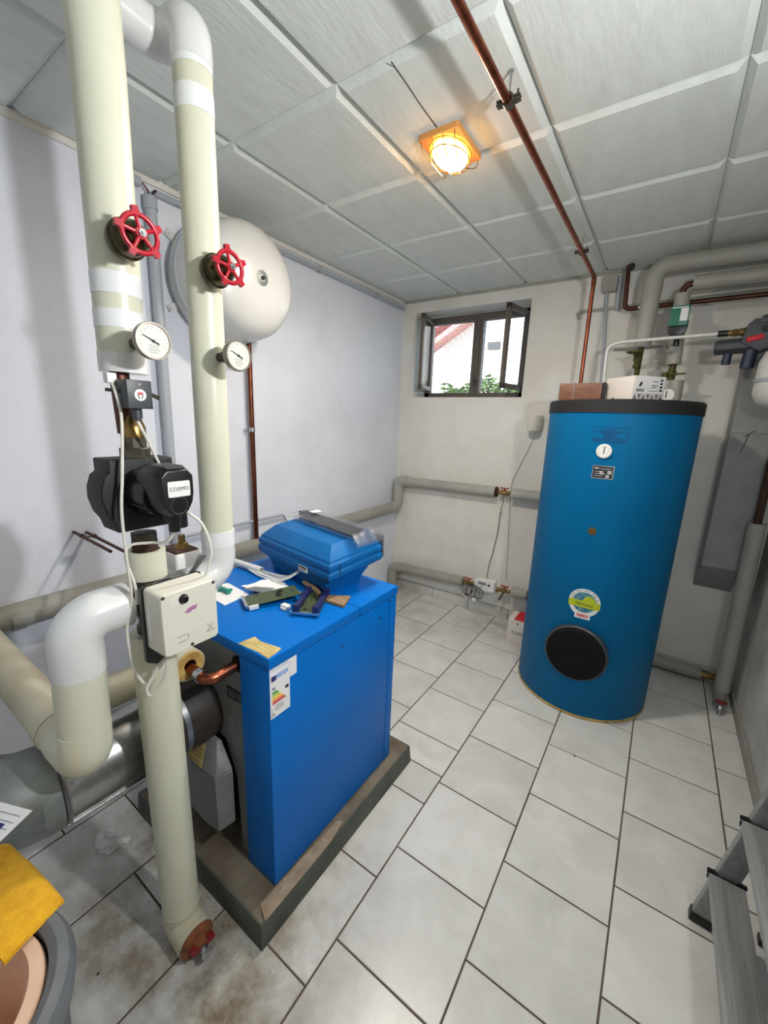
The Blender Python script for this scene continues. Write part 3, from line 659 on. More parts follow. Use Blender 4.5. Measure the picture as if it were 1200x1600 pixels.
# cables on the pump group
def cable(name, pts, r, m, label, n=8, grp=None): return solid(name, MB().tube(spline(pts, n), r, 8), m, label, 'cable', grp)
cable('cable', [(.965, -2.621, 1.57), (.985, -2.622, 1.545), (.99, -2.618, 1.49), (1.0, -2.632, 1.38), (1.01, -2.645, 1.30), (1.01, -2.645, 1.20), (1.0, -2.64, 1.10), (.99, -2.652, 1.03), (.985, -2.645, .93), (.99, -2.625, .87)], .0032, 'whiteold', 'white cable hanging down from the thermostat past the pump')
cable('cable', [(1.0, -2.592, 1.489), (1.0, -2.578, 1.455), (.985, -2.55, 1.40), (.98, -2.54, 1.385)], .0032, 'whiteold', 'short white cable from the thermostat to the pump top')
cable('cable', [(1.06, -2.53, 1.29), (1.07, -2.505, 1.26), (1.075, -2.490, 1.20), (1.07, -2.495, 1.16), (1.06, -2.5, 1.13)], .0032, 'whiteold', 'white cable looping from the pump side behind the actuator')
cable('cable', [(1.082, -2.574, 1.262), (1.06, -2.585, 1.235), (1.02, -2.60, 1.228), (1.0, -2.632, 1.225), (1.005, -2.645, 1.20), (1.01, -2.635, 1.14), (1.005, -2.632, 1.09)], .0032, 'whiteold', 'white cable curling round the cream sleeve under the pump')
cable('cable', [(1.05, -2.60, .955), (1.045, -2.604, .92), (1.03, -2.612, .885), (1.015, -2.628, .86), (1.01, -2.632, .88), (1.02, -2.61, .92), (1.035, -2.59, .95)], .0036, 'whiteold', 'looped white cable below the actuator on the drop pipe')

# ------------------------------------------------------------------ left wall fittings
WP = .05
t = thing('wall_heating_pipe', 'grey insulated pipe along left wall and up round to the back wall', 'pipe', (.05, -2, .7))
part('left_run', MB().tube([(WP, FY, .755), (WP, -.17, .772)], .045, 24), 'greyjacket_d', t)
part('corner_bend', MB().tube(fillet([(WP, -.18, .772), (WP, -.055, .772), (WP+.01, -.055, 1.0), (.14, -.055, 1.001)], .05, 8), .0465, 24), 'greyjacket', t)
part('back_run', MB().tube([(.12, -.055, 1.0), (.93, -.055, 1.012)], .039, 24), 'greyjacket', t)
part('back_run', MB().tube([(1.045, -.055, 1.014), (1.62, -.055, 1.018)], .039, 24), 'greyjacket', t)
part('end_cap', MB().cyl((.92, -.055, 1.012), (.932, -.055, 1.012), .0395, 20), 'rust', t)
part('tape_band', MB().tube([(WP, -2.66, .757), (WP, -2.60, .757)], .0465, 24), 'greyjacket', t)
def ball_valve(c, label, m2='brass', red='red', stem=True):
    t = thing('ball_valve', label, 'valve', (c[0], c[1], c[2]-.02))
    c = V(c)
    part('body', MB().cyl(c - X*.038, c + X*.038, .012, 12).cyl(c - X*.02, c + X*.02, .019, 8).cyl(c - X*.042, c - X*.03, .018, 6).cyl(c + X*.03, c + X*.042, .018, 6).cyl(c, c + Z*.032, .007, 10), m2, t, ang=25)
    part('butterfly_handle', MB().bar(c + V((-.030, 0, .034)), c + V((.030, 0, .034)), .013, .007).bar(c + V((-.030, 0, .038)), c + V((-.018, 0, .036)), .020, .006).bar(c + V((.030, 0, .038)), c + V((.018, 0, .036)), .020, .006), red, t, bevel=.002)
    return t
ball_valve((.988, -.062, 1.013), 'brass valve with red butterfly handle in the upper back-wall pipe')

t = thing('floor_heating_pipe', 'lower grey insulated pipe along the back wall, bending down in the corner', 'pipe', (.05, -.06, 0))
part('bend', MB().tube(fillet([(.045, -.07, .0), (.045, -.07, .218), (.17, -.07, .222)], .06, 8), .042, 24), 'greyjacket_d', t)
part('jacket', MB().tube([(.15, -.07, .221), (.73, -.07, .247)], .040, 24), 'greyjacket_d', t)
part('jacket', MB().tube([(1.125, -.07, .268), (1.24, -.07, .272)], .040, 24), 'greyjacket', t)
part('jacket', MB().tube([(1.32, -.07, .274), (1.62, -.07, .276)], .040, 24), 'greyjacket', t)
ball_valve((.775, -.075, .252), 'red-handled valve left of the white heat meter')
bv = ball_valve((1.07, -.075, .262), 'red-handled valve right of the white heat meter')
part('drain_stub', MB().cyl((1.065, -.08, .25), (1.045, -.11, .19), .007, 10), 'iron', bv)
ball_valve((1.28, -.075, .272), 'brass valve with red handle half hidden by the blue tank')
t = thing('heat_meter', 'white heat meter with display on the lower back-wall pipe', 'meter', (.93, -.12, .225))
part('housing', MB().loft([[V((.93 + p[0]*s_, y_, .285 + p[1]*s_ + p[0]*.06)) for p in rrect(.165, .085, .01)] for y_, s_ in ((-.085, 1.0), (-.135, 1.0), (-.142, .95))]), 'white', t)
part('display', MB().prism(rrect(.062, .022, .002), (.915, -.1422, .303), X, Z, (0, -.0015, 0)), 'inkgrey', t)
part('black_button', MB().box((.960, -.1445, .291), (.978, -.141, .307)).box((.905, -.1445, .270), (.915, -.141, .277)), 'ink', t)
part('flow_body', MB().cyl((.82, -.078, .255), (1.03, -.078, .26), .018, 14), 'brass', t)
lp = MB(); rnd = random.Random(5)
for k in range(7):
    cx_ = .79 + .022*k*.9 + rnd.uniform(-.01, .01); r1 = .042 + rnd.uniform(-.006, .012)
    pts = [(cx_ + r1*.95*math.cos(a), -.148 - .005*k + .008*math.sin(a*2+k), .226 + r1*1.05*math.sin(a) + rnd.uniform(-.002,.002)) for a in [2*PI*i/14 for i in range(15)]]
    lp.tube(spline(pts, 3), .0026, 6)
solid('cable_coil', lp, 'black', 'coil of black cable hanging below the heat meter', 'cable')
solid('cable_tag', MB().box((.862, -.19, .165), (.893, -.188, .188)), 'paper', 'small white paper tag on the black cable coil', 'tag')
cable('sensor_cable', [(.988, -.075, .995), (.982, -.05, .93), (.965, -.03, .86), (.955, -.015, .70), (.93, -.012, .52), (.915, -.03, .40), (.93, -.09, .33)], .0026, 'black', 'thin black sensor cable from upper valve to heat meter')
solid('cable_clip', MB().box((.948, -.014, .845), (.975, -.0, .862)), 'whiteold', 'small white cable clip on the back wall', 'clip', bevel=.002)
t = thing('wall_sensor', 'white cup-shaped plastic sensor housing on the back wall', 'sensor', (1.145, 0, 1.46))
part('housing', MB().lathe([(0,0),(.040,0),(.044,.004),(.052,.10),(.050,.108),(0,.108)], (1.145, -.056, 1.468), Z, 24).box((1.10, -.05, 1.475), (1.19, 0, 1.57)), 'whiteold', t)
part('stub', MB().cyl((1.155, -.056, 1.47), (1.155, -.056, 1.455), .006, 8), 'whiteold', t)
cable('sensor_wire', [(1.155, -.05, 1.457), (1.12, -.012, 1.36), (1.04, -.008, 1.15), (1.02, -.008, 1.06), (1.025, -.008, .90), (1.04, -.008, .6), (1.055, -.01, .33)], .0016, 'inkgrey', 'thin grey wire from the cup sensor down the back wall')

t = thing('wall_conduit', 'vertical grey pipe on the left wall between the risers', 'conduit', (.03, -2.015, .8))
part('pipe', MB().tube([(.035, -2.018, .80), (.035, -2.015, 2.33)], .0215, 18), 'greypipe', t)
part('collar', MB().lathe([(0,0),(.026,0),(.026,.045),(.022,.05),(0,.05)], (.035, -2.015, 2.31), Z, 18), 'greypipe', t)
part('loose_wires', MB().tube(spline([(.035, -2.015, 2.35), (.03, -2.02, 2.38), (.03, -2.04, 2.40)], 4), .004, 6).tube(spline([(.035, -2.012, 2.35), (.036, -2.0, 2.38), (.03, -1.985, 2.39)], 4), .004, 6), 'copper_old', t)
t = thing('cable_conduit', 'thin grey cable conduit under the ceiling along the left wall', 'conduit', (.02, -1, 2.38))
part('pipe', MB().tube([(.018, -1.985, 2.388), (.018, -.02, 2.385)], .0125, 12), 'greypipe', t)
part('broken_end', MB().tube([(.022, -2.045, 2.40), (.022, -2.17, 2.405)], .018, 14), 'greypipe', t)
for yy in (-1.6, -1.0, -.4): part('clip', MB().box((.0, yy-.012, 2.37), (.034, yy+.012, 2.402)), 'greypipe', t, bevel=.003)

# expansion vessel on the left wall
vy, vz, vr = -1.708, 2.098, .252
t = thing('expansion_vessel', 'large round white expansion vessel bolted to the left wall', 'vessel', (.0, vy, 1.84))
part('rear_shell', MB().lathe([(0,.0),(vr*.82,.0),(vr*.97,.018),(vr+.008,.05),(vr+.006,.085)], (0, vy, vz), X, 48), 'vesselwhite', t)
part('front_shell', MB().lathe([(vr+.0,.085),(vr-.0,.13),(vr*.99,.20),(vr*.96,.245),(vr*.88,.285),(vr*.74,.312),(vr*.45,.334),(0,.342)], (0, vy, vz), X, 48), 'vesselwhite', t)
part('seam_ring', MB().lathe([(vr-.004,.082),(vr+.007,.084),(vr+.007,.092),(vr-.004,.094)], (0, vy, vz), X, 48), 'greypipe', t)
for a in (210, 330, 90, 145):
    a = math.radians(a); d = V((0, math.cos(a), math.sin(a)))
    part('mounting_lug', MB().bar(V((.012, vy, vz)) + d*(vr*.85), V((.012, vy, vz)) + d*(vr+.038), .028, .01, X).lathe([(0,0),(.007,0),(.007,.006),(0,.006)], V((.017, vy, vz)) + d*(vr+.025), X, 8), 'vesselwhite', t)
part('sticker_ring', MB().lathe([(.014,.3405),(.032,.3385),(.032,.3400),(.014,.3420)], (0, vy, vz), X, 24), 'galv_dull', t)
part('valve_cap', MB().lathe([(0,.335),(.009,.335),(.009,.350),(0,.352)], (0, vy, vz), X, 12), 'ink', t)
t = thing('copper_feed_pipe', 'brown copper pipe running down the left wall below the white vessel', 'pipe', (.04, -1.557, .7))
part('pipe', MB().tube([(.04, -1.555, .72), (.04, -1.56, 1.88)], .0135, 14), 'copper_dark', t)
part('clamp', MB().lathe([(.013,0),(.017,0),(.017,.02),(.013,.02)], (.04, -1.557, 1.42), Z, 16).box((0, -1.585, 1.425), (.03, -1.572, 1.437)), 'steel', t)
solid('small_wall_pipe', MB().tube(fillet([(.03, -2.05, .912), (.03, -1.34, .914), (.03, -1.31, .86)], .02), .008, 10), 'greypipe', 'thin grey pipe low on the left wall behind the boiler', 'pipe')
t = thing('pipe_bracket', 'pair of rusty rods sticking out of the left wall beside the pump', 'bracket', (.0, -2.40, 1.0))
for yy, zz in ((-2.415, 1.022), (-2.372, 1.012)): part('rod', MB().cyl((-.01, yy, zz), (.34, yy-.005, zz-.008), .006, 8).cyl((.07, yy, zz-.002), (.085, yy, zz-.002), .009, 6), 'copper_old', t)
part('tie_plate', MB().bar((.078, -2.42, 1.015), (.078, -2.367, 1.008), .02, .003), 'iron', t)

# ------------------------------------------------------------------ boiler on its plinth
pl = thing('concrete_plinth', 'low grey concrete plinth under the blue boiler', 'plinth', (.84, -2.06, 0))
pm = MB().loft([[V((x_, y_, 0)) for x_, y_ in ((.46,-2.478),(1.185,-2.478),(1.185,-1.64),(.46,-1.64))], [V((x_, y_, .086)) for x_, y_ in ((.462,-2.472),(1.179,-2.472),(1.179,-1.648),(.462,-1.648))]])
part('block', pm, 'concrete', pl, bevel=.004)
tp = MB(); nx, ny = 26, 30; vs = []
for j in range(ny+1):
    for i in range(nx+1):
        x_ = .468 + (1.173-.468)*i/nx; y_ = -2.466 + (2.466-1.654)*j/ny
        ed = min(i, nx-i, j, ny-j)
        vs.append((x_, y_, .0862 + (0 if ed == 0 else .004 + .0035*noise.noise(V((x_*18, y_*18, 1))))))
tp.add(vs, [(j*(nx+1)+i, j*(nx+1)+i+1, (j+1)*(nx+1)+i+1, (j+1)*(nx+1)+i) for j in range(ny) for i in range(nx)])
part('rough_top', tp, 'concrete_top', pl)
# patch of bare mortar where the paint has come off
part('mortar_patch', MB().prism([(1.135,-2.44),(1.181,-2.46),(1.182,-2.30),(1.181,-2.17),(1.168,-2.10),(1.15,-2.11),(1.14,-2.3)], (0, 0, .0885), X, Y, (0, 0, .004)), 'mortar', pl)

BX0, BX1, BY0, BY1, BZ0, BZ1 = .50, 1.135, -2.382, -1.75, .094, .877
bo = thing('boiler', 'blue floor-standing heating boiler on the concrete plinth', 'boiler', ((BX0+BX1)/2, (BY0+BY1)/2, BZ0))
part('core', MB().box((BX0+.02, BY0+.045, BZ0+.06), (BX1-.02, BY1-.01, BZ1-.02)), 'blackm', bo)
part('rear_panel', MB().prism([(.962,.0),(1.03,.0),(1.03,.77),(.50,.77),(.50,.50),(.70,.42),(.90,.40),(.95,.28)], (0, BY0+.012, BZ0), X, Z, (0, .02, 0)), 'greysteel', bo, bevel=.001, seg=1)
part('right_side_panel', MB().prism([(1.007,BY0),(BX1,BY0),(BX1,-1.795),(BX1-.018,-1.795),(BX1-.018,BY0+.012),(1.007,BY0+.012)], (0,0,BZ0), X, Y, (0,0,.745)), 'blue', bo, bevel=.0025)
part('front_corner_panel', MB().prism([(BX1-.02,-1.792),(BX1,-1.792),(BX1,BY1),(BX0,BY1),(BX0,BY1-.02),(BX1-.02,BY1-.02)], (0,0,BZ0), X, Y, (0,0,.745)), 'blue', bo, bevel=.002)
part('left_side_panel', MB().box((BX0, BY0, BZ0), (BX0+.018, BY1-.02, BZ0+.745)), 'blue', bo, bevel=.002)
part('top_cover', MB().box((BX0-.002, BY0-.003, BZ1-.034), (BX1+.003, -1.990, BZ1)), 'blue', bo, bevel=.003)
part('top_cover', MB().box((BX0-.002, -1.987, BZ1-.034), (BX1+.003, BY1+.004, BZ1)), 'blue', bo, bevel=.003)
for yy, zz in ((-2.08, .774), (-1.858, .782), (-1.80, .83)): part('screw', MB().lathe([(0,0),(.005,0),(.004,.0015),(0,.0015)], (BX1, yy, zz), X, 10), 'ink', bo)
# energy sticker on the side
st = part('energy_label', MB().box((BX1, -2.381, .688), (BX1+.0008, -2.310, .832)), 'paper', bo, 'white energy label with coloured bars')
for i in range(7):
    w_ = .018 + .0055*i*.9; z_ = .770 - .0058*i
    part('energy_band', MB().box((BX1+.0008, -2.374, z_-.0046), (BX1+.0012, -2.374+w_, z_)), 'e%d' % i, st, smooth=False)
part('header_print', MB().box((BX1+.0008, -2.376, .802), (BX1+.0012, -2.359, .818)), 'eunavy', st, smooth=False)
part('header_print', MB().box((BX1+.0008, -2.357, .806), (BX1+.0012, -2.317, .818)), 'skyprint', st, smooth=False)
part('lettering', text('ENERG', .0105, (BX1+.0013, -2.337, .812), Y, Z), 'paper', st, smooth=False)
part('class_arrow', MB().prism([(-.007,0),(-.003,.005),(.007,.005),(.007,-.005),(-.003,-.005)], (BX1+.0008, -2.322, .762), Y, Z, X*.0004), 'ink', st, smooth=False)
part('class_arrow', MB().box((BX1+.0008, -2.374, .776), (BX1+.0012, -2.364, .783)), 'inkgrey', st, smooth=False)
fp = MB()
for k in range(4): fp.box((BX1+.0008, -2.368+.004*(k % 2), .722-.005*k), (BX1+.0012, -2.335, .7235-.005*k))
fp.box((BX1+.0008, -2.377, .690), (BX1+.0012, -2.3755, .722)).prism([(-.005,.004),(.005,.004),(0,-.004)], (BX1+.0008, -2.370, .697), Y, Z, X*.0004)
part('fine_print', fp, 'inkgrey', st, smooth=False)
st2 = part('data_label', MB().box((BX1, -2.381, .833), (BX1+.0007, -2.283, .858)).box((BX1, -2.309, .784), (BX1+.0007, -2.283, .833)), 'paper', bo, 'white printed data label')
fp = MB()
for k in range(4): fp.box((BX1+.0007, -2.378, .852-.005*k), (BX1+.001, -2.318+.006*(k % 2), .8532-.005*k))
part('fine_print', fp, 'inkgrey', st2, smooth=False)
yl = part('old_paper_label', MB().prism([(1.008,-2.384),(1.015,-2.332),(1.05,-2.338),(1.122,-2.326),(1.128,-2.345),(1.133,-2.382),(1.09,-2.378)], (0,0,BZ1), X, Y, (0,0,.0012)), 'yellowpaper', bo, 'torn yellowed paper label')
fp = MB()
for k in range(4): fp.bar((1.026+.004*k, -2.375+.011*k, BZ1+.0014), (1.112, -2.372+.011*k, BZ1+.0014), .0022, .0004)
part('fine_print', fp, 'yellowlab', yl, smooth=False)
# flue hood and cleaning box behind
_rh = [(.60,-2.43),(.88,-2.445),(.942,-2.44),(.952,-2.385),(.60,-2.385)]; _rt = [(.64,-2.402),(.86,-2.404),(.892,-2.398),(.90,-2.385),(.64,-2.385)]
part('rear_hood', MB().loft([[V((x_, y_, .217)) for x_, y_ in _rh], [V((x_, y_, .416)) for x_, y_ in _rh]]), 'greysteel', bo, bevel=.002, seg=1)
part('hood_top', MB().loft([[V((x_, y_, .4185)) for x_, y_ in _rh], [V((x_, y_, .50)) for x_, y_ in _rt]]), 'greysteel', bo, bevel=.002, seg=1)
_wl = [(.75,-2.4405,.425),(.876,-2.4445,.425),(.856,-2.409,.494),(.79,-2.409,.494)]
wlb = part('warning_label', MB().loft([[V(p) for p in _wl], [V(p) + V((0,-.002,.001)) for p in _wl]]), 'yellowlab', bo, smooth=False)
fp = MB()
for k in range(5):
    f_ = .12 + .17*k; a_ = V(_wl[0])*(1-f_) + V(_wl[3])*f_; b_ = V(_wl[1])*(1-f_) + V(_wl[2])*f_; d_ = b_ - a_
    fp.bar(a_ + d_*.1 + V((0,-.0028,.0014)), a_ + d_*.9 + V((0,-.0028,.0014)), .0012, .004, (0,.5,.9))
part('fine_print', fp, 'wood', wlb, smooth=False)
part('burner_box', MB().box((.60, -2.345, .096), (.86, -2.335, .20)), 'rust', bo)
np_ = part('name_plate', MB().box((.925, BY0+.009, .665), (1.0, BY0+.012, .70)), 'black', bo)
fp = MB()
for k in range(4): fp.box((.93, BY0+.008, .693-.007*k), (.965+.007*(k % 3), BY0+.0092, .6955-.007*k)).box((.978, BY0+.008, .693-.007*k), (.995, BY0+.0092, .6955-.007*k))
part('fine_print', fp, 'inkgrey', np_, smooth=False)
part('pipe_hole', MB().lathe([(0,0),(.026,0),(.026,.004),(0,.004)], (.985, BY0+.0135, .797), -Y, 24), 'blackm', bo)
part('dent_cap', MB().lathe([(0,0),(.018,0),(.016,.003),(.008,.005),(0,.005)], (.93, BY0+.012, .575), -Y, 16), 'greysteel', bo)

# flue
t = thing('flue_pipe', 'shiny galvanised flue pipe from the boiler rear to the left wall', 'flue', (.5, -2.7, .45))
FXc, FZc, FR = .772, .575, .108
part('collar', MB().lathe([(FR-.012,0),(FR+.004,0),(FR+.006,.05),(FR+.002,.12),(FR-.006,.125)], (FXc+.01, BY0+.012, FZc-.002), (-.02,-1,.0), 40), 'soot', t)
part('clamp', MB().lathe([(FR,0),(FR+.007,0),(FR+.007,.016),(FR,.016)], (FXc+.007, BY0-.085, FZc), (-.02,-1,0), 40).box((FXc-.01, -2.49, FZc-FR-.022), (FXc+.012, -2.465, FZc-FR+.002)), 'steel', t)
part('straight_section', MB().tube([(FXc+.006, -2.48, FZc), (FXc-.002, -2.775, FZc+.003)], FR-.004, 44), 'galv', t)
part('seam', MB().bar((FXc+.088, -2.50, FZc-.068), (FXc+.080, -2.775, FZc-.066), .006, .004, (.8,0,-.6)), 'galv', t)
part('joint_ring', MB().lathe([(FR-.006,0),(FR+.003,.002),(FR-.001,.007),(FR+.003,.012),(FR-.006,.014)], (FXc-.002, -2.766, FZc+.003), (0,-1,0), 44), 'galv', t)
ec = V((FXc-.155, -2.775, FZc+.003))
segs = [ec + V((.153*math.cos(a), -.153*math.sin(a), 0)) for a in [math.radians(x_) for x_ in (0, 6, 30, 54, 78, 84, 90)]]
el = MB().tube([segs[0], segs[1], segs[2], segs[3], segs[4], segs[6]], FR-.001, 44)
part('elbow', el, 'galv_dull', t, ang=12)
part('wall_section', MB().tube([segs[6] + X*.01, V((0, segs[6].y, FZc+.003))], FR-.004, 44), 'galv_dull', t)
part('test_hole', MB().lathe([(0,0),(.011,0),(.011,.003),(0,.003)], V((FXc, -2.63, FZc)) + V((.72,0,.694))*(FR-.0055), (.72,0,.694), 16), 'blackm', t)

t = thing('boiler_return_pipe', 'cream insulated stub with bare copper elbow entering the boiler rear', 'pipe', (.88, -2.46, .75))
part('jacket', MB().lathe([(.022,0),(.0455,0),(.0455,.23),(.022,.23)], (.67, -2.468, .808), X, 28), 'cream_dirty', t)
part('insulation_ring', MB().lathe([(.018,0),(.043,0),(.040,.006),(.018,.004)], (.8985, -2.468, .808), X, 24), 'foam', t)
part('copper_elbow', MB().tube(fillet([(.85, -2.468, .808), (.982, -2.468, .790), (.985, -2.36, .797)], .03, 8), .0155, 18), 'copper', t)
part('solder_ring', MB().cyl((.935, -2.468, .7965), (.955, -2.468, .794), .0178, 16), 'steel', t)

# control hood on the boiler top
hd = thing('control_hood', 'blue ribbed control panel hood standing on the boiler top', 'control panel', (.80, -1.88, BZ1))
ha = math.radians(-9); hux = V((math.cos(ha), math.sin(ha), 0)); huy = V((-math.sin(ha), math.cos(ha), 0)); ho = V((.808, -1.962, BZ1))
def hl(z, l, rr, f, bk, tilt=.10):
    return [ho + hux*x_ + huy*y_ + Z*(z + tilt*y_) for x_, y_ in ((-l, f), (rr, f), (rr, bk), (-l, bk))]
part('pedestal', MB().loft([hl(0, .175, .170, .0, .17, 0), hl(.03, .18, .175, -.004, .175, 0), hl(.075, .20, .20, -.015, .19, 0)]), 'bluehood', hd, bevel=.002)
for k in range(3): part('rib', MB().bar(ho - hux*(.18+.004*k) - huy*(.006+.003*k) + Z*(.03+.013*k), ho + hux*(.175+.004*k) - huy*(.006+.003*k) + Z*(.03+.013*k), .006, .006), 'bluehood', hd, bevel=.001)
part('cover', MB().loft([hl(.055, .205, .195, -.010, .20), hl(.078, .245, .228, -.028, .235), hl(.100, .247, .230, -.030, .237), hl(.104, .241, .224, -.024, .231), hl(.112, .241, .224, -.024, .231), hl(.116, .245, .228, -.028, .235), hl(.132, .244, .227, -.027, .234), hl(.137, .236, .219, -.019, .226), hl(.144, .236, .219, -.019, .226), hl(.184, .195, .172, .025, .222)]), 'bluehood', hd, bevel=.0025)
part('seam', MB().bar(ho + hux*.15 - huy*.0305 + Z*.076, ho + hux*.228 - huy*.0305 + Z*.076, .002, .002).bar(ho + hux*.2300 + huy*.02 + Z*.082, ho + hux*.2300 + huy*.02 + Z*.130, .002, .002, huy), 'ink', hd)
part('seam', MB().bar(ho - hux*.10 + huy*.10 + Z*.1945, ho + hux*.172 + huy*.10 + Z*.1945, .002, .0015), 'ink', hd)
part('rear_plate', MB().loft([hl(.085, .240, .231, .236, .243), hl(.172, .236, .228, .234, .241)]), 'galv_dull', hd)
rp = part('rating_plate', MB().bar(ho + hux*.05 - huy*.031 + Z*.082, ho + hux*.105 - huy*.031 + Z*.082, .001, .022), 'white', hd, smooth=False)
part('fine_print', MB().bar(ho + hux*.052 - huy*.0318 + Z*.087, ho + hux*.10 - huy*.0318 + Z*.087, .0005, .006).bar(ho + hux*.056 - huy*.0318 + Z*.078, ho + hux*.095 - huy*.0318 + Z*.078, .0005, .003), 'ink', rp, smooth=False)
for s_ in (-.232, .216): part('screw', MB().lathe([(0,0),(.004,0),(.003,.0015),(0,.0015)], ho + hux*s_ - huy*.0295 + Z*.086, -huy, 10), 'ink', hd)

# bag of cable ties on the hood
zt = BZ1 + .203
def hp(x_, y_, z_): return ho + hux*x_ + huy*y_ + Z*z_
ties = MB(); rnd = random.Random(11)
for k in range(42):
    y_ = .165 + rnd.uniform(-.018, .018); z_ = .209 + rnd.uniform(0, .016); sx = -.20 + rnd.uniform(0, .02); dy = rnd.uniform(-.008, .008)
    ties.tube([hp(sx, y_, z_), hp(0, y_+dy*.5-.01, z_), hp(.185, y_+dy-.02, z_-.002)], .0016, 5)
    ties.add([hp(sx-.004+a_*.006, y_+b_*.003, z_+c_*.003) for a_ in (0,1) for b_ in (-1,1) for c_ in (-1,1)], [(0,1,3,2),(4,6,7,5),(0,4,5,1),(2,3,7,6),(0,2,6,4),(1,5,7,3)])
solid('cable_tie_bundle', ties, 'black', 'bundle of black cable ties inside the clear bag', 'cable ties', kind='stuff')
bag = MB(); nx, ny = 28, 10
for sgn in (1, -1):
    vs = []
    for j in range(ny+1):
        for i in range(nx+1):
            u_ = i/nx; w_ = j/ny
            x_ = -.225 + .475*u_; y_ = .105 + .135*w_ - .02*u_
            bul = math.sin(PI*min(1, max(0, w_)))*math.sin(PI*min(1, u_*1.02) if u_ < .98 else 0)**.5 if 0 < u_ < .97 else 0
            z_ = .2075 + (.012 + .014*bul if sgn > 0 else .0005) + (.006*noise.noise(V((u_*9, w_*5, sgn*3))) if sgn > 0 else 0)
            if u_ > .93: z_ -= (u_-.93)*.35
            vs.append(hp(x_, y_, z_ if sgn > 0 or u_ > .93 else .207))
    bag.add(vs, [(j*(nx+1)+i, j*(nx+1)+i+1, (j+1)*(nx+1)+i+1, (j+1)*(nx+1)+i) for j in range(ny) for i in range(nx)])
bg = thing('plastic_bag', 'clear plastic bag lying on the blue control hood', 'bag', tuple(hp(0, .15, .207)))
part('film', bag, 'bag', bg)
part('barcode_label', MB().add([hp(-.125, .145, .2405), hp(-.09, .14, .2405), hp(-.085, .185, .2405), hp(-.12, .19, .2405), hp(-.125, .145, .2415), hp(-.09, .14, .2415), hp(-.085, .185, .2415), hp(-.12, .19, .2415)], [(0,1,2,3),(4,5,6,7),(0,1,5,4),(1,2,6,5),(2,3,7,6),(3,0,4,7)]), 'paper', bg)

# clutter on the boiler top
zt = BZ1 + .0005
t = thing('cable_bundle', 'white plastic tube spilling white cables on the boiler top', 'cable', (.55, -1.99, BZ1))
part('sleeve', MB().lathe([(.011,0),(.014,0),(.014,.22),(.011,.22)], (.42, -2.01, BZ1+.016), (1,.03,0), 16), 'pvcwhite', t)
for k in range(5):
    oy = -.022 + .011*k
    part('cable_strand', MB().tube(spline([(.55, -2.005+oy*.3, BZ1+.012), (.66, -2.01+oy, BZ1+.008+.002*(k % 2)), (.76, -2.0+oy*1.4, BZ1+.012), (.82, -1.99+oy*1.5, BZ1+.035+.004*k), (.835, -1.975+oy, BZ1+.05)], 5), .0034, 8), 'white', t)
def quad(name, pts, z, th, m, label, cat, bevel=.0): return solid(name, MB().prism([(p[0], p[1]) for p in pts], (0,0,z), X, Y, (0,0,th)), m, label, cat, bevel=bevel)
quad('paper_sheet', [(.60,-2.20),(.62,-2.145),(.764,-2.16),(.775,-2.266),(.70,-2.26)], zt, .002, 'paper', 'white paper note under the green clip on the boiler', 'paper')
solid('screwdriver_clip', MB().bar((.655, -2.20, zt+.009), (.715, -2.205, zt+.012), .014, .012).bar((.66, -2.215, zt+.008), (.71, -2.19, zt+.014), .008, .008), 'green', 'green plastic clip lying on a white note', 'clip', bevel=.002)
qd = MB(); nx = 12; vs = []
for j in range(9):
    for i in range(nx+1):
        x_ = .69 + .20*i/nx; y_ = -2.14 + .115*j/8 + .02*math.sin(i*.5)*.5
        vs.append((x_ + .02*j/8, y_, zt + .003 + .011*abs(noise.noise(V((x_*26, y_*26, 2))))))
qd.add(vs, [(j*(nx+1)+i, j*(nx+1)+i+1, (j+1)*(nx+1)+i+1, (j+1)*(nx+1)+i) for j in range(8) for i in range(nx)])
solid('crumpled_paper', qd, 'paper', 'crumpled white paper behind the circuit boards', 'paper', ang=20)
quad('metal_plate', [(.74,-2.165),(.755,-2.125),(.82,-2.09),(.83,-2.14)], zt+.016, .0015, 'galv_dull', 'small grey metal plate on the crumpled paper', 'plate')
def board(o, ang, w, d, tilt, label):
    t = thing('circuit_board', label, 'circuit board', o)
    Mx = Matrix.Translation(o) @ Matrix.Rotation(ang, 4, 'Z') @ Matrix.Rotation(tilt, 4, 'Y')
    part('laminate', MB().box((-w/2, -d/2, 0), (w/2, d/2, .0018)).xf(Mx), 'pcb', t, smooth=False)
    part('end_rail', MB().box((-w/2-.004, -d/2-.004, -.004), (-w/2+.006, d/2+.004, .006)).xf(Mx), 'steel', t, bevel=.001)
    cm = MB(); rn = random.Random(int(w*1e4))
    for k in range(9):
        a_ = rn.uniform(-w/2+.02, w/2-.02); b_ = rn.uniform(-d/2+.01, d/2-.01); s1 = rn.uniform(.004, .012); s2 = rn.uniform(.003, .007)
        cm.box((a_, b_, .0015), (a_+s1, b_+s2, .002+rn.uniform(.002, .008)))
    part('components', cm.xf(Mx), 'ink', t, kind='stuff', smooth=False)
    return t, Mx
t, Mx = board((.866, -2.142, zt+.018), math.radians(63), .185, .085, math.radians(-4), 'long green circuit board propped on clutter on the boiler')
part('white_socket', MB().box((-.085, -.05, -.01), (-.055, -.04, .002)).xf(Mx), 'white', t)
t, Mx = board((1.0, -2.085, zt+.010), math.radians(119), .16, .09, 0, 'dark circuit board with navy connector strips on the boiler')
for oy in (-.036, .030): part('connector_strip', MB().box((-.078, oy-.008, .002), (.07, oy+.008, .022)).box((-.082, oy-.011, .002), (-.07, oy+.011, .028)).box((.065, oy-.011, .002), (.077, oy+.011, .028)).xf(Mx), 'bluecon', t, bevel=.002)
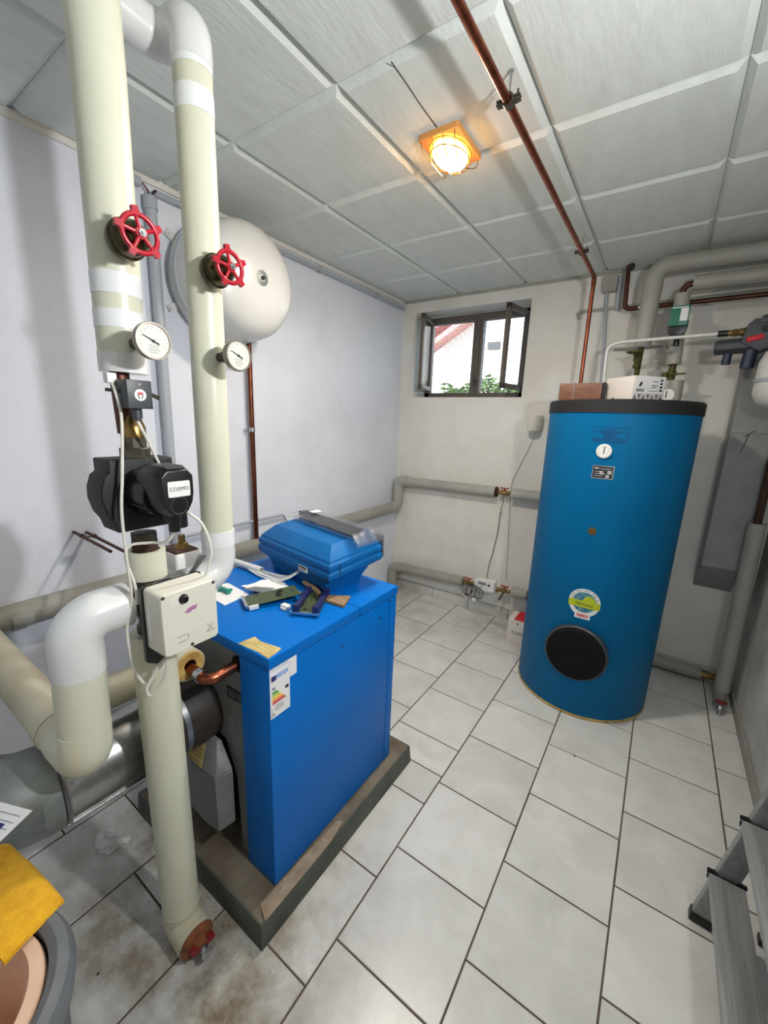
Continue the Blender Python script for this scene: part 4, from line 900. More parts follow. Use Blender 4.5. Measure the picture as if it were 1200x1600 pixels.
solid('wooden_handle', MB().loft([[V(p) for p in ((.985,-2.04,zt),(1.005,-1.995,zt),(1.005,-1.995,zt+.012),(.985,-2.04,zt+.012))], [V(p) for p in ((1.10,-2.03,zt),(1.068,-1.955,zt),(1.068,-1.955,zt+.011),(1.10,-2.03,zt+.011))]]), 'wood', 'flat worn wooden spatula end at the edge of the boiler top', 'tool', bevel=.003)
solid('brush_handle', MB().tube([(.865, -1.985, zt+.02), (.93, -2.0, zt+.017), (.98, -2.02, zt+.013)], [.009, .0115, .009], 12), 'wood', 'round worn wooden brush handle before the hood pedestal', 'tool')

# ------------------------------------------------------------------ hot water tank
TC = V((1.70, -.53, 0)); TR = .343; TH = 1.638
tk = thing('hot_water_tank', 'tall blue cylindrical hot water tank with black lid', 'tank', tuple(TC))
part('jacket', MB().lathe([(0,.012),(TR-.004,.012),(TR,.018),(TR,1.578),(TR-.006,1.582),(0,1.582)], TC, Z, 96), 'tankblue', tk)
part('foot_ring', MB().lathe([(0,.0),(TR-.012,.0),(TR+.001,.003),(TR+.002,.010),(TR-.004,.016),(0,.016)], TC, Z, 96), 'foam', tk)
part('lid', MB().lathe([(0,1.578),(TR+.0055,1.578),(TR+.0055,1.630),(TR-.002,TH),(0,TH)], TC, Z, 96), 'blackfoam', tk)
def oncyl(a, z, off=0.0):        # a in degrees
    a = math.radians(a); return TC + V((math.cos(a)*(TR+off), math.sin(a)*(TR+off), z))
def wrap(mb, a0, z0, off):       # flat (x, y, z=thickness) mesh wrapped round the tank about angle a0
    return mb.mapf(lambda p: TC + V((math.cos(math.radians(a0) + p.x/TR)*(TR+off+p.z), math.sin(math.radians(a0) + p.x/TR)*(TR+off+p.z), z0 + p.y)))
def flat_rect(x0, x1, y0, y1, th=.0008, n=10):
    m = MB(); vs = []; fs = []
    for zz in (0, th):
        for i in range(n+1):
            x_ = x0 + (x1-x0)*i/n; vs += [(x_, y0, zz), (x_, y1, zz)]
    o2 = 2*(n+1)
    for i in range(n): fs += [(2*i, 2*i+1, 2*i+3, 2*i+2), (o2+2*i, o2+2*i+2, o2+2*i+3, o2+2*i+1), (2*i, 2*i+2, o2+2*i+2, o2+2*i), (2*i+1, o2+2*i+1, o2+2*i+3, 2*i+3)]
    fs += [(0, o2, o2+1, 1), (2*n, 2*n+1, o2+2*n+1, o2+2*n)]
    return m.add(vs, fs)
def flat_poly(pts, th=.0008, rings=6):
    q = []
    for a, b_ in zip(pts, pts[1:] + pts[:1]):          # keep edges short so that they follow the curve
        m_ = max(1, int(math.hypot(b_[0]-a[0], b_[1]-a[1])/.010))
        q += [(a[0] + (b_[0]-a[0])*k/m_, a[1] + (b_[1]-a[1])*k/m_) for k in range(m_)]
    n = len(q); c = (sum(p[0] for p in q)/n, sum(p[1] for p in q)/n)
    vs = [(c[0], c[1], th)]; fs = []
    for i_ in range(1, rings+1): vs += [(c[0] + (p[0]-c[0])*i_/rings, c[1] + (p[1]-c[1])*i_/rings, th) for p in q]
    vs += [(p[0], p[1], 0) for p in q]
    fs += [(0, 1+k, 1+(k+1) % n) for k in range(n)]
    for i_ in range(rings): fs += [(1+i_*n+k, 1+(i_+1)*n+k, 1+(i_+1)*n+(k+1) % n, 1+i_*n+(k+1) % n) for k in range(n)]
    return MB().add(vs, fs)
nl = MB()
for a in ((-.072,.072,.033,.0345),(-.072,.072,-.0345,-.033)): nl.add(*(lambda q: (q.v, q.f))(flat_rect(*a, th=.0006)))
for xx_ in (-.072, .0708): nl.add(*(lambda q: (q.v, q.f))(flat_rect(xx_, xx_+.0014, -.0345, .0345, th=.0006, n=1)))
for k, (xa, xb) in enumerate(((-.02,.022),(-.054,.05),(-.038,.04),(-.026,.022),(-.024,.018),(-.066,.062),(-.066,.062))):
    nl.add(*(lambda q: (q.v, q.f))(flat_rect(xa, xb, .0225-.0083*k, .0255-.0083*k, th=.0006)))
part('printed_notice', wrap(nl, -90.1, 1.478, .0006), 'inkblue', tk, 'dark blue printed notice', smooth=False)
th = part('thermometer', MB().lathe([(0,0),(.033,0),(.033,.010),(.029,.013),(0,.013)], oncyl(-92.2, 1.404, -.002), (math.cos(math.radians(-92.2)), math.sin(math.radians(-92.2)), 0), 32), 'white', tk)
ax_ = V((math.cos(math.radians(-92.2)), math.sin(math.radians(-92.2)), 0)); sx_ = Z.cross(ax_)
tq = MB()
for k in range(9):
    a = math.radians(220 - 260*k/8); c_ = oncyl(-92.2, 1.404, .0115)
    tq.bar(c_ + (sx_*math.cos(a) + Z*math.sin(a))*.019, c_ + (sx_*math.cos(a) + Z*math.sin(a))*.0235, .0016, .0005, ax_)
part('scale_print', tq, 'inkgrey', th, smooth=False)
part('needle', MB().bar(oncyl(-92.2, 1.404, .012) - Z*.012, oncyl(-92.2, 1.404, .012) + Z*.022 + sx_*.002, .0035, .0008, ax_), 'ink', th, smooth=False)
rpl = part('rating_plate', wrap(flat_rect(-.046, .046, -.031, .031), -91, 1.306, .0004), 'galv_dull', tk, 'black rating plate with silver border')
part('plate_field', wrap(flat_rect(-.0415, .0415, -.0265, .0265), -91, 1.306, .0009), 'ink', rpl)
fp = MB()
for a in ((-.036,-.018,.016,.020),(-.010,.034,.015,.0165),(-.034,-.014,.002,.003),(-.034,-.012,-.008,-.007),(-.034,.0,-.018,-.017),(-.014,.002,-.001,.004),(-.012,.008,-.009,-.005),(.020,.037,.002,.007),(.020,.037,-.006,-.002),(.014,.028,-.016,-.012),(.014,.028,-.023,-.019)):
    fp.add(*(lambda q: (q.v, q.f))(flat_rect(*a, th=.0005, n=3)))
part('fine_print', wrap(fp, -91, 1.306, .0016), 'paper', rpl, smooth=False)
bt = oncyl(-92, 1.019, -.002); bx = V((math.cos(math.radians(-92)), math.sin(math.radians(-92)), 0))
part('drain_plug', MB().lathe([(0,0),(.019,0),(.019,.004),(.012,.005),(.012,.012),(.006,.012),(.006,.008),(0,.008)], bt, bx, 20), 'brass', tk)
circ = [(.073*math.cos(a), .073*math.sin(a)+.008) for a in [2*PI*k/40 for k in range(40)]]
circ = [(.073*math.cos(math.radians(a)), .073*math.sin(math.radians(a))+.010) for a in range(-62, 243, 8)] + [(-.036,-.062),(-.036,-.076),(.036,-.076),(.036,-.062)]
sk = part('round_sticker', wrap(flat_poly(circ), -89.6, .638, .0005), 'white', tk, 'round white sticker with globe, lime band and red letters')
part('globe_print', wrap(flat_poly([(.056*math.cos(2*PI*k/32), .054*math.sin(2*PI*k/32)+.012) for k in range(32)]), -89.6, .638, .0010), 'seablue', sk, smooth=False)
part('continent_print', wrap(flat_poly([(-.01,.018),(.05,.018),(.046,.034),(.03,.046),(.01,.05),(.0,.04)]), -89.6, .638, .0016), 'limegreen', sk, smooth=False)
part('lime_band', wrap(flat_rect(-.072, .072, -.018, .018), -89.6, .640, .0018), 'limegreen', sk, smooth=False)
def ring_text(body, r, zc, size, a_mid, span):
    m = MB(); n = len(body)
    for i, ch in enumerate(body):
        if ch == ' ': continue
        a = math.radians(a_mid + span/2 - span*i/(n-1)); q = text(ch, size, (0,0,0), X, Y)
        ca, sa = math.cos(a-PI/2), math.sin(a-PI/2)
        m.add([(r*math.cos(a) + p.x*ca - p.y*sa, zc + r*math.sin(a) + p.x*sa + p.y*ca, p.z) for p in q.v], q.f)
    return m
part('lettering', wrap(text('ÖKO-line', .020, (.0, .0, 0), X, Y), -89.6, .639, .0030), 'ink', sk, smooth=False)
part('lettering', wrap(text('NAU', .024, (0, 0, 0), X, Y, bold=.001), -89.6, .578, .0016), 'redprint', sk, smooth=False)
arc = MB()
for k in range(22):
    a = math.radians(160 - 140*k/21)
    if k % 5 == 4: continue
    arc.add(*(lambda q: ([(p.x*math.cos(a-PI/2) - p.y*math.sin(a-PI/2) + .0645*math.cos(a), p.x*math.sin(a-PI/2) + p.y*math.cos(a-PI/2) + .0645*math.sin(a)+.010, p.z) for p in q.v], q.f))(flat_rect(-.0026, .0026, -.0028, .0028, th=.0004, n=1)))
part('rim_print', wrap(arc, -89.6, .638, .0014), 'inkgrey', sk, smooth=False)
ha_ = math.radians(-90); hx = V((0, -1, 0))
part('flange_ring', MB().lathe([(.0,-.02),(.150,-.02),(.150,.012),(.142,.018),(.134,.014),(.132,.010),(0,.010)], V((1.698, -.53-TR, .37)), hx, 56), 'dgrey', tk)
part('flange_cover', MB().lathe([(0,.0),(.136,.0),(.137,.026),(.130,.034),(0,.036)], V((1.698, -.53-TR, .37)), hx, 56), 'blackm', tk)

# things on the tank top
t = thing('taped_block', 'brown block wrapped in clear tape on the tank lid', 'block', (1.51, -.60, TH))
part('block', MB().box((1.412, -.665, TH), (1.612, -.52, TH+.09)), 'brownblock', t, bevel=.004)
part('tape_strip', MB().box((1.408, -.668, TH+.001), (1.414, -.517, TH+.092)).box((1.48, -.668, TH+.001), (1.487, -.517, TH+.0925)), 'bag', t)
part('dark_end', MB().box((1.613, -.655, TH+.001), (1.624, -.53, TH+.093)), 'ink', t, bevel=.002)
cbx = thing('white_carton', 'white carton with printed label on the tank lid', 'box', (1.76, -.60, TH))
ca = math.radians(43); cux = V((math.cos(ca), math.sin(ca), 0)); cuy = V((-math.sin(ca), math.cos(ca), 0)); co = V((1.752, -.755, TH))
cw, cdp, chh = .165, .19, .112
cpl = [co, co + cux*cw, co + cux*cw + cuy*cdp, co + cuy*cdp]
part('box_body', MB().loft([cpl, [p + Z*chh for p in cpl]]), 'cardwhite', cbx, bevel=.0015)
lf = co + cux*.008 - cuy*.0005
lb_ = part('printed_label', MB().prism([(0,.035),(.15,.035),(.15,.107),(0,.107)], lf, cux, Z, -cuy*.0008), 'paper', cbx, smooth=False)
fp = MB()
def cbar(x0_, x1_, z0_, z1_): fp.prism([(x0_,z0_),(x1_,z0_),(x1_,z1_),(x0_,z1_)], lf - cuy*.0008, cux, Z, -cuy*.0004)
for k in range(12): cbar(.008+.0035*k, .0098+.0035*k, .042, .054)
for k in range(4): cbar(.128, .142, .045+.015*k, .054+.015*k)
cbar(.09, .12, .086, .089); cbar(.085, .118, .070, .073); cbar(.085, .112, .062, .065); cbar(.07, .12, .045, .047); cbar(.02, .125, .0575, .0582)
fp.prism([(.018,.066),(.028,.064),(.036,.078),(.030,.088),(.024,.080)], lf - cuy*.0008, cux, Z, -cuy*.0004)
part('fine_print', fp, 'ink', lb_, smooth=False)
fp = MB()
for k in range(7): fp.prism([(.004+.0225*k,.008),(.0245+.0225*k,.008),(.0145+.0225*k,.031)] if k % 2 == 0 else [(.004+.0225*k,.031),(.0245+.0225*k,.031),(.0145+.0225*k,.008)], co - cuy*.0003, cux, Z, -cuy*.0006)
part('triangle_print', fp, 'inkgrey', cbx, smooth=False)
part('hand_hole', MB().lathe([(0,0),(.010,0),(.010,.0008),(0,.0008)], co + cuy*.125 - cux*.0002 + Z*.008, -cux, 16), 'ink', cbx)

# ------------------------------------------------------------------ pipes over the tank
t = thing('ceiling_copper_pipe', 'long bare copper pipe hung below the ceiling and dropping behind the tank', 'pipe', (1.415, -1.5, 2.36))
part('pipe', MB().tube(fillet([(1.405, FY, 2.366), (1.418, -1.75, 2.366), (1.426, -.205, 2.36), (1.440, -.205, .3)], [0, 0, .022, 0], 6), .0112, 16), 'copper', t)
part('elbow', MB().tube(fillet([(1.4257, -.245, 2.36), (1.426, -.205, 2.36), (1.4265, -.205, 2.315)], .022, 6), .0132, 16), 'copper', t)
for yy in (-1.75, -.60, -3.2):
    c = V((1.42, yy, 2.366))
    part('clamp', MB().lathe([(.0115,-.011),(.0165,-.011),(.0165,.011),(.0115,.011)], c, Y, 20).box((c.x+.014, yy-.009, 2.360), (c.x+.032, yy+.009, 2.364)).box((c.x+.014, yy-.009, 2.368), (c.x+.032, yy+.009, 2.372)).box((c.x-.032, yy-.009, 2.360), (c.x-.014, yy+.009, 2.364)).box((c.x-.032, yy-.009, 2.368), (c.x-.014, yy+.009, 2.372)).cyl(c + V((.024,0,-.012)), c + V((.024,0,.02)), .003, 8), 'iron', t)
    part('hanger_rod', MB().cyl(c + Z*.014, V((c.x, yy, H+.004)), .0035, 8).lathe([(0,0),(.008,0),(.008,.004),(0,.004)], V((c.x, yy, H-.004)), Z, 8), 'steel', t)

t = thing('junction_box', 'grey square junction box high on the back wall', 'junction box', (1.485, 0, 2.32))
part('box', MB().loft([[V((1.487 + p[0]*s_, y_, 2.362 + p[1]*s_)) for p in rrect(.085, .092, .012)] for y_, s_ in ((0, 1), (-.032, 1), (-.037, .93))]), 'greyjacket', t)
part('screw', MB().lathe([(0,0),(.004,0),(0,.001)], (1.487, -.037, 2.366), -Y, 8), 'inkgrey', t)
part('cable_tube', MB().tube([(1.477, -.016, 2.318), (1.50, -.016, 2.04), (1.525, -.016, 1.70)], .009, 10), 'greypipe', t)
solid('conduit_pipe', MB().tube(fillet([(1.335, -.022, 2.18), (1.322, -.022, 2.222), (2.44, -.022, 2.235)], .02), .0085, 10), 'greyjacket', 'thin grey conduit crossing the back wall behind the tank pipes', 'conduit')
solid('conduit_pipe', MB().tube([(1.56, -.018, 1.985), (1.84, -.018, 1.985)], .007, 10), 'greyjacket', 'short thin grey conduit behind the white hose', 'conduit')
t = thing('dark_copper_pipe', 'dark copper pipe along the back wall under the ceiling', 'pipe', (1.6, -.12, 2.19))
part('pipe', MB().tube(fillet([(1.585, -.12, 2.42), (1.597, -.12, 2.186), (RW, -.12, 2.19)], .03), .0125, 12), 'copper_old', t)
part('coupling', MB().lathe([(.012,0),(.018,0),(.018,.022),(.012,.022)], (1.665, -.12, 2.187), X, 14).box((1.67, -.118, 2.187), (1.682, 0, 2.20)), 'steel', t)
part('ceiling_cap', MB().sph((1.60, -.12, 2.41), .019), 'ink', t)
solid('wall_stub_pipe', MB().tube([(1.545, -.03, 2.40), (1.545, -.03, 2.21)], .012, 10), 'greypipe', 'short vertical grey pipe beside the junction box', 'pipe')

t = thing('hot_outlet_pipe', 'thick grey insulated pipe bending from the tank top along the ceiling', 'pipe', (1.715, -.2, TH))
part('riser', MB().tube([(1.722, -.2, 1.955), (1.727, -.2, 2.26)], .044, 24), 'greyjacket', t)
part('elbow', MB().tube(fillet([(1.727, -.2, 2.245), (1.728, -.2, 2.368), (1.85, -.2, 2.369)], .075, 10), .0455, 24), 'greyjacket', t)
part('run', MB().tube([(1.835, -.2, 2.369), (RW, -.2, 2.366)], .043, 24), 'greyjacket', t)
part('bare_pipe', MB().cyl((1.716, -.22, TH-.02), (1.72, -.2, 1.96), .014, 12), 'verdigris', t)
gv = thing('old_gate_valve', 'old verdigris gate valve under the thick grey pipe', 'valve', (1.705, -.22, 1.84))
part('body', MB().lathe([(0,0),(.02,0),(.02,.02),(.015,.025),(.024,.045),(.015,.07),(.018,.075),(.018,.095),(0,.095)], (1.713, -.22, 1.845), Z, 12), 'verdigris', gv)
part('handwheel', MB().tube([(1.695 + .034*math.cos(a), -.262 + .034*math.sin(a), 1.925) for a in [2*PI*k/20 for k in range(21)]], .005, 8, caps=False).bar((1.663, -.262, 1.925), (1.727, -.262, 1.925), .007, .007).bar((1.695, -.294, 1.925), (1.695, -.23, 1.925), .007, .007).cyl((1.70, -.25, 1.90), (1.695, -.262, 1.93), .007, 8), 'verdigris', gv)

t = thing('cold_inlet_pipe', 'thinner grey insulated pipe with bare copper bend right of the green pump', 'pipe', (1.88, -.2, TH))
part('riser', MB().tube([(1.883, -.2, 1.86), (1.868, -.2, 2.215)], .035, 24), 'greyjacket', t)
part('copper_bend', MB().tube(fillet([(1.868, -.2, 2.20), (1.866, -.2, 2.255), (1.93, -.2, 2.262)], .035), .014, 12), 'copper_old', t)
part('run', MB().tube([(1.905, -.2, 2.262), (RW, -.2, 2.262)], .036, 24), 'greyjacket', t)
part('bare_pipe', MB().cyl((1.886, -.2, 1.78), (1.883, -.2, 1.865), .016, 12), 'copper_old', t)
part('lower_sleeve', MB().cyl((1.915, -.21, TH-.1), (1.912, -.21, 1.775), .035, 20), 'greyjacket', t)
gv = thing('lever_valve', 'green crusted valve with side lever above the white carton', 'valve', (1.88, -.24, 1.78))
part('body', MB().sph((1.882, -.215, 1.81), .026, 14, 8, (1,1,.9)).cyl((1.882, -.215, 1.78), (1.882, -.215, 1.845), .017, 10).sph((1.855, -.225, 1.80), .017, 10, 6), 'verdigris', gv)
part('lever', MB().bar((1.89, -.23, 1.805), (1.945, -.24, 1.807), .010, .010), 'verdigris', gv, bevel=.002)
t = thing('pressure_gauge', 'small white round gauge beside the carton on the tank', 'gauge', (1.885, -.40, TH))
part('case', MB().lathe([(0,0),(.034,0),(.036,.006),(.036,.018),(.032,.02),(.031,.016),(0,.016)], (1.883, -.39, 1.685), -Y, 28), 'greyjacket', t)
part('dial', MB().lathe([(0,.0165),(.031,.0165),(.031,.0175),(0,.0175)], (1.883, -.39, 1.685), -Y, 28), 'white', t)
part('needle', MB().bar((1.879, -.4082, 1.672), (1.879, -.4082, 1.706), .005, .001, Y), 'ink', t)
part('stem', MB().cyl((1.883, -.39, 1.69), (1.883, -.33, TH-.01), .008, 8), 'iron', t)

t = thing('green_circulator', 'green and black circulator head with white label on the grey pipe', 'pump', (1.875, -.27, 1.99))
part('cover', MB().loft([[V((1.872 + p[0], y_, 2.085 + p[1])) for p in ((-.042,-.046),(.040,-.046),(.042,.05),(-.040,.05))] for y_ in (-.225, -.305)]), 'greenbox', t, bevel=.004)
part('motor', MB().prism([(-.046,.01),(-.046,-.02),(-.038,-.045),(-.02,-.062),(.012,-.062),(.034,-.046),(.044,-.02),(.044,.01)], (1.873, -.235, 2.055), X, Z, (0,-.05,0)).cyl((1.878, -.255, 2.00), (1.88, -.255, 1.945), .014, 12), 'black', t, bevel=.004)
part('printed_label', MB().box((1.876, -.3065, 2.060), (1.908, -.3045, 2.120)), 'paper', t)
part('name_strip', MB().box((1.838, -.3062, 2.123), (1.905, -.3048, 2.128)), 'white', t)
cable('pump_cable', [(1.88, -.255, 1.95), (1.868, -.26, 1.93), (1.845, -.25, 1.925), (1.83, -.16, 1.96), (1.82, -.05, 1.985)], .006, 'greyjacket', 'grey cable looping from the green circulator to the wall')
t = thing('white_hose', 'white plastic hose arching from the tank top to the grey filter', 'hose', (1.57, -.3, TH))
part('hose', MB().tube(fillet([(1.575, -.31, TH+.0), (1.560, -.30, 1.955), (1.62, -.30, 1.976), (2.06, -.30, 1.985)], [0, .045, .2, 0], 8), .0085, 12), 'white', t)
part('ferrule', MB().cyl((2.045, -.30, 1.9845), (2.085, -.30, 1.985), .0145, 14), 'black', t)

# filter and small vessel
t = thing('water_filter', 'dark grey water filter station with red slide beside the white vessel', 'filter', (2.15, -.32, 1.86))
part('brass_inlet', MB().cyl((2.08, -.30, 1.985), (2.15, -.30, 1.987), .014, 12).cyl((2.10, -.30, 1.985), (2.125, -.30, 1.986), .018, 6).cyl((2.13, -.30, 1.986), (2.148, -.30, 1.986), .019, 12), 'brass', t, ang=20)
part('lower_barrel', MB().lathe([(0,0),(.030,0),(.036,.006),(.037,.02),(.038,.16),(.036,.17),(0,.17)], (2.042, -.32, 1.915), (1,0,.05), 8, ph=.4), 'dgrey', t, bevel=.003)
part('head', MB().prism([(2.135,1.93),(2.15,2.01),(2.175,2.035),(2.19,2.028),(2.20,2.045),(2.29,2.065),(2.29,1.92),(2.21,1.885)], (0, -.285, 0), X, Z, (0, -.075, 0)), 'dgrey', t, bevel=.005)
part('grip', MB().box((2.19, -.366, 2.012), (2.225, -.355, 2.032)), 'dgrey', t, bevel=.002)
part('red_slide', MB().bar((2.155, -.364, 1.938), (2.215, -.364, 1.952), .012, .024), 'redprint', t, bevel=.004)
part('port', MB().lathe([(0,0),(.015,0),(.013,.003),(0,.003)], (2.215, -.36, 1.985), -Y, 16), 'ink', t)
part('drain_cap', MB().cyl((2.10, -.32, 1.885), (2.098, -.32, 1.835), .018, 12), 'navycap', t)
part('drain_cap', MB().cyl((2.185, -.32, 1.90), (2.18, -.32, 1.815), .027, 14), 'navycap', t)
part('vent_cap', MB().cyl((2.235, -.32, 2.05), (2.238, -.32, 2.082), .017, 12), 'navycap', t)
part('outlet', MB().cyl((2.29, -.32, 1.99), (RW, -.32, 1.99), .014, 12), 'iron', t)
t = thing('small_expansion_vessel', 'small white expansion vessel with grey band at the right edge', 'vessel', (2.32, -.42, 1.6))
vr2 = .118
part('body', MB().lathe([(0,0),(vr2*.5,.004),(vr2*.85,.03),(vr2,.07),(vr2,.205),(vr2*.86,.25),(vr2*.5,.282),(0,.29)], (2.325, -.45, 1.618), Z, 36), 'vesselwhite', t)
part('band', MB().lathe([(vr2,0),(vr2+.005,0),(vr2+.005,.016),(vr2,.016)], (2.325, -.45, 1.735), Z, 36).box((2.43, -.47, 1.735), (RW, -.43, 1.751)), 'greypipe', t)
part('label', MB().box((2.255, -.546, 1.67), (2.275, -.538, 1.70)), 'inkgrey', t)
part('connection', MB().cyl((2.325, -.45, 1.905), (2.325, -.37, 1.96), .012, 10), 'iron', t)

t = thing('air_duct', 'tall grey sheet metal air duct in the right back corner', 'duct', (2.275, -.1, .59))
dx0, dx1, dd = 2.187, 2.362, .2
part('front_sheet', MB().loft([[V(p) for p in ((dx0+.004,-dd,.775),(dx1,-dd,.775),(dx1,-dd,1.96),(dx0+.004,-dd,1.96))], [V(p) for p in ((dx0+.004,-dd+.004,.775),(dx1,-dd+.004,.775),(dx1,-dd+.004,1.96),(dx0+.004,-dd+.004,1.96))]]), 'duct', t, smooth=False)
part('side_sheet', MB().prism([(0,.592),(-dd,.775),(-dd,1.96),(0,1.96)], (dx0, 0, 0), Y, Z, (.004,0,0)), 'duct', t, smooth=False)
part('side_sheet', MB().prism([(0,.592),(-dd,.775),(-dd,1.96),(0,1.96)], (dx1, 0, 0), Y, Z, (.004,0,0)), 'duct', t, smooth=False)
part('sloping_end', MB().loft([[V(p) for p in ((dx0,-.001,.592),(dx1,-.001,.592),(dx1,-dd,.775),(dx0,-dd,.775))], [V(p) for p in ((dx0,-.001,.597),(dx1,-.001,.597),(dx1,-dd+.004,.780),(dx0,-dd+.004,.780))]]), 'duct', t, smooth=False)
part('top_sheet', MB().box((dx0, -dd, 1.955), (dx1+.004, 0, 1.96)), 'duct', t, smooth=False)
part('seam', MB().box((dx0+.002, -dd-.002, 1.505), (dx1, -dd, 1.509)), 'inkgrey', t, smooth=False)
part('cross_dent', MB().bar((2.245, -dd-.001, 1.49), (2.285, -dd-.001, 1.525), .003, .002, Y).bar((2.262, -dd-.001, 1.505), (2.245, -dd-.001, 1.41), .003, .002, Y), 'ink', t, smooth=False)

t = thing('corner_drain_pipe', 'grey insulated vertical pipe in the right back corner', 'pipe', (2.39, -.26, 0))
part('jacket', MB().tube([(2.388, -.265, .10), (2.366, -.262, 1.06)], .036, 24), 'greyjacket', t)
part('red_pipe', MB().tube([(2.366, -.262, 1.04), (2.358, -.26, 1.955)], .018, 14), 'rust', t)
part('bare_end', MB().cyl((2.39, -.27, .0), (2.388, -.266, .105), .026, 14), 'greyjacket_d', t)
dv = thing('floor_tap', 'chrome drain tap with red handle at the foot of the corner pipe', 'tap', (2.388, -.335, 0))
part('body', MB().cyl((2.388, -.29, .045), (2.388, -.345, .04), .014, 12).sph((2.388, -.345, .03), .02, 14, 8).cyl((2.388, -.35, .03), (2.388, -.36, .002), .013, 12), 'steel', dv)
part('handle', MB().bar((2.363, -.335, .062), (2.413, -.335, .062), .018, .012), 'red_old', dv, bevel=.003)
t = thing('skirting_pipe', 'dirty grey pipe along the foot of the back wall right of the tank', 'pipe', (2.1, -.06, 0))
part('jacket', MB().tube([(1.75, -.06, .058), (2.31, -.06, .060)], .038, 20), 'greyjacket_d', t)
part('brass_fitting', MB().cyl((2.305, -.06, .06), (2.345, -.06, .06), .028, 8).cyl((2.345, -.06, .06), (2.39, -.06, .06), .02, 12).cyl((2.388, -.06, .06), (2.388, -.245, .06), .016, 12), 'brass', t)

# carton on the floor behind the tank
t = thing('red_white_carton', 'small white carton with red top on the floor left of the tank', 'box', (1.28, -.26, 0))
part('box_body', MB().box((1.199, -.345, 0), (1.36, -.20, .185)), 'cardwhite', t, bevel=.0015)
part('red_flap', MB().loft([[V(p) for p in ((1.235,-.345,.186),(1.36,-.345,.186),(1.36,-.20,.19),(1.235,-.20,.19))], [V(p) for p in ((1.24,-.34,.192),(1.36,-.34,.192),(1.36,-.205,.196),(1.24,-.205,.196))]]), 'redprint', t, bevel=.001)
part('lettering', text('COSMO', .032, (1.285, -.3456, .088), X, Z), 'ink', t, smooth=False)
part('print_mark', MB().lathe([(0,0),(.008,0),(.008,.0006),(0,.0006)], (1.265, -.345, .16), -Y, 14), 'inkgrey', t)

# ------------------------------------------------------------------ step ladder
t = thing('step_ladder', 'aluminium step ladder with black step ends at the right edge', 'ladder', (2.28, -1.85, 0))
lx, lt = 2.235, .145
fy, ny = -1.625, -2.155
def stile_pt(z, far): return V((lx + lt*z, (fy - .06*z) if far else (ny + .06*z), z))
for far in (True, False):
    p, q = stile_pt(.012, far), stile_pt(1.12, far)
    st_ = part('stile', MB().bar(p, q, .024, .054, X), 'alu', t, bevel=.003)
    part('rubber_foot', MB().bar(p - Z*.012, p + (q-p).normalized()*.022, .029, .060, X), 'black', st_, bevel=.004)
for k in range(4):
    zc = .222 + .232*k; a_ = stile_pt(zc, True); b_ = stile_pt(zc, False)
    tr = part('step', MB().box((a_.x-.045, b_.y+.016, zc-.022), (a_.x+.04, a_.y-.018, zc)), 'alu', t, bevel=.003)
    gr = MB()
    for i in range(9): gr.box((a_.x-.035+.008*i, b_.y+.018, zc), (a_.x-.031+.008*i, a_.y-.02, zc+.0012))
    part('tread_ribs', gr, 'alu', tr)
    for yy, sg in ((a_.y-.016, 1), (b_.y+.014, -1)):
        part('end_cap', MB().prism([(-.049,.004),(-.049,-.004),(-.040,-.004),(-.030,-.012),(.026,-.012),(.032,-.004),(.043,-.004),(.043,.004),(.024,.006),(.018,-.002),(-.022,-.002),(-.030,.006)], (a_.x, yy, zc), X, Z, (0, .010*sg, 0)).box((a_.x-.047, min(yy, yy+.006*sg), zc-.024), (a_.x+.041, max(yy, yy+.006*sg), zc-.010)), 'black', tr)
part('top_platform', MB().box((2.36, -2.06, 1.11), (2.45, -1.72, 1.13)), 'black', t, bevel=.006)
for yy in (-1.585, -2.20):
    rl = part('rear_leg', MB().bar((2.405, yy, .01), (2.41, yy+(.06 if yy < -2 else -.06), 1.11), .022, .045, X), 'alu', t, bevel=.003)
    part('rubber_foot', MB().box((2.38, yy-.014, .0), (2.432, yy+.014, .022)), 'black', rl, bevel=.003)
part('rear_brace', MB().bar((2.406, -2.18, .5), (2.406, -1.60, .5), .02, .03), 'alu', t)

# ------------------------------------------------------------------ bin with cloth and paper
BC = V((1.195, -3.042, 0)); BR = .163; BH = .655
t = thing('round_bin', 'round grey bin with peach inner bucket at the lower left corner', 'bin', tuple(BC))
part('outer_shell', MB().lathe([(0,0),(BR*.72,0),(BR*.74,.01),(BR*.93,BH-.07),(BR*.94,BH-.05),(BR+.002,BH-.045),(BR+.006,BH-.02),(BR-.002,BH-.002),(BR-.016,BH+.002),(BR-.028,BH-.006),(BR-.03,BH-.06),(BR*.70,.03),(0,.03)], BC, Z, 64), 'binout', t)
part('inner_bucket', MB().lathe([(BR-.031,BH-.02),(BR-.035,BH-.008),(BR-.052,BH-.008),(BR-.058,BH-.02),(BR*.58,.10),(0,.10),(0,.09),(BR*.62,.09)], BC, Z, 64), 'binin', t)
part('brown_disc', MB().lathe([(0,.36),(BR*.68,.36),(BR*.66,.34),(0,.34)], BC, Z, 48), 'binbrown', t)  # flat brown disc across the inside of the bucket
cl_ = MB(); nx, ny = 22, 14; vs = []
A, B_, C_, D_ = V((.90, -2.885, 0)), V((1.162, -2.868, 0)), V((1.192, -2.955, 0)), V((.93, -3.01, 0))
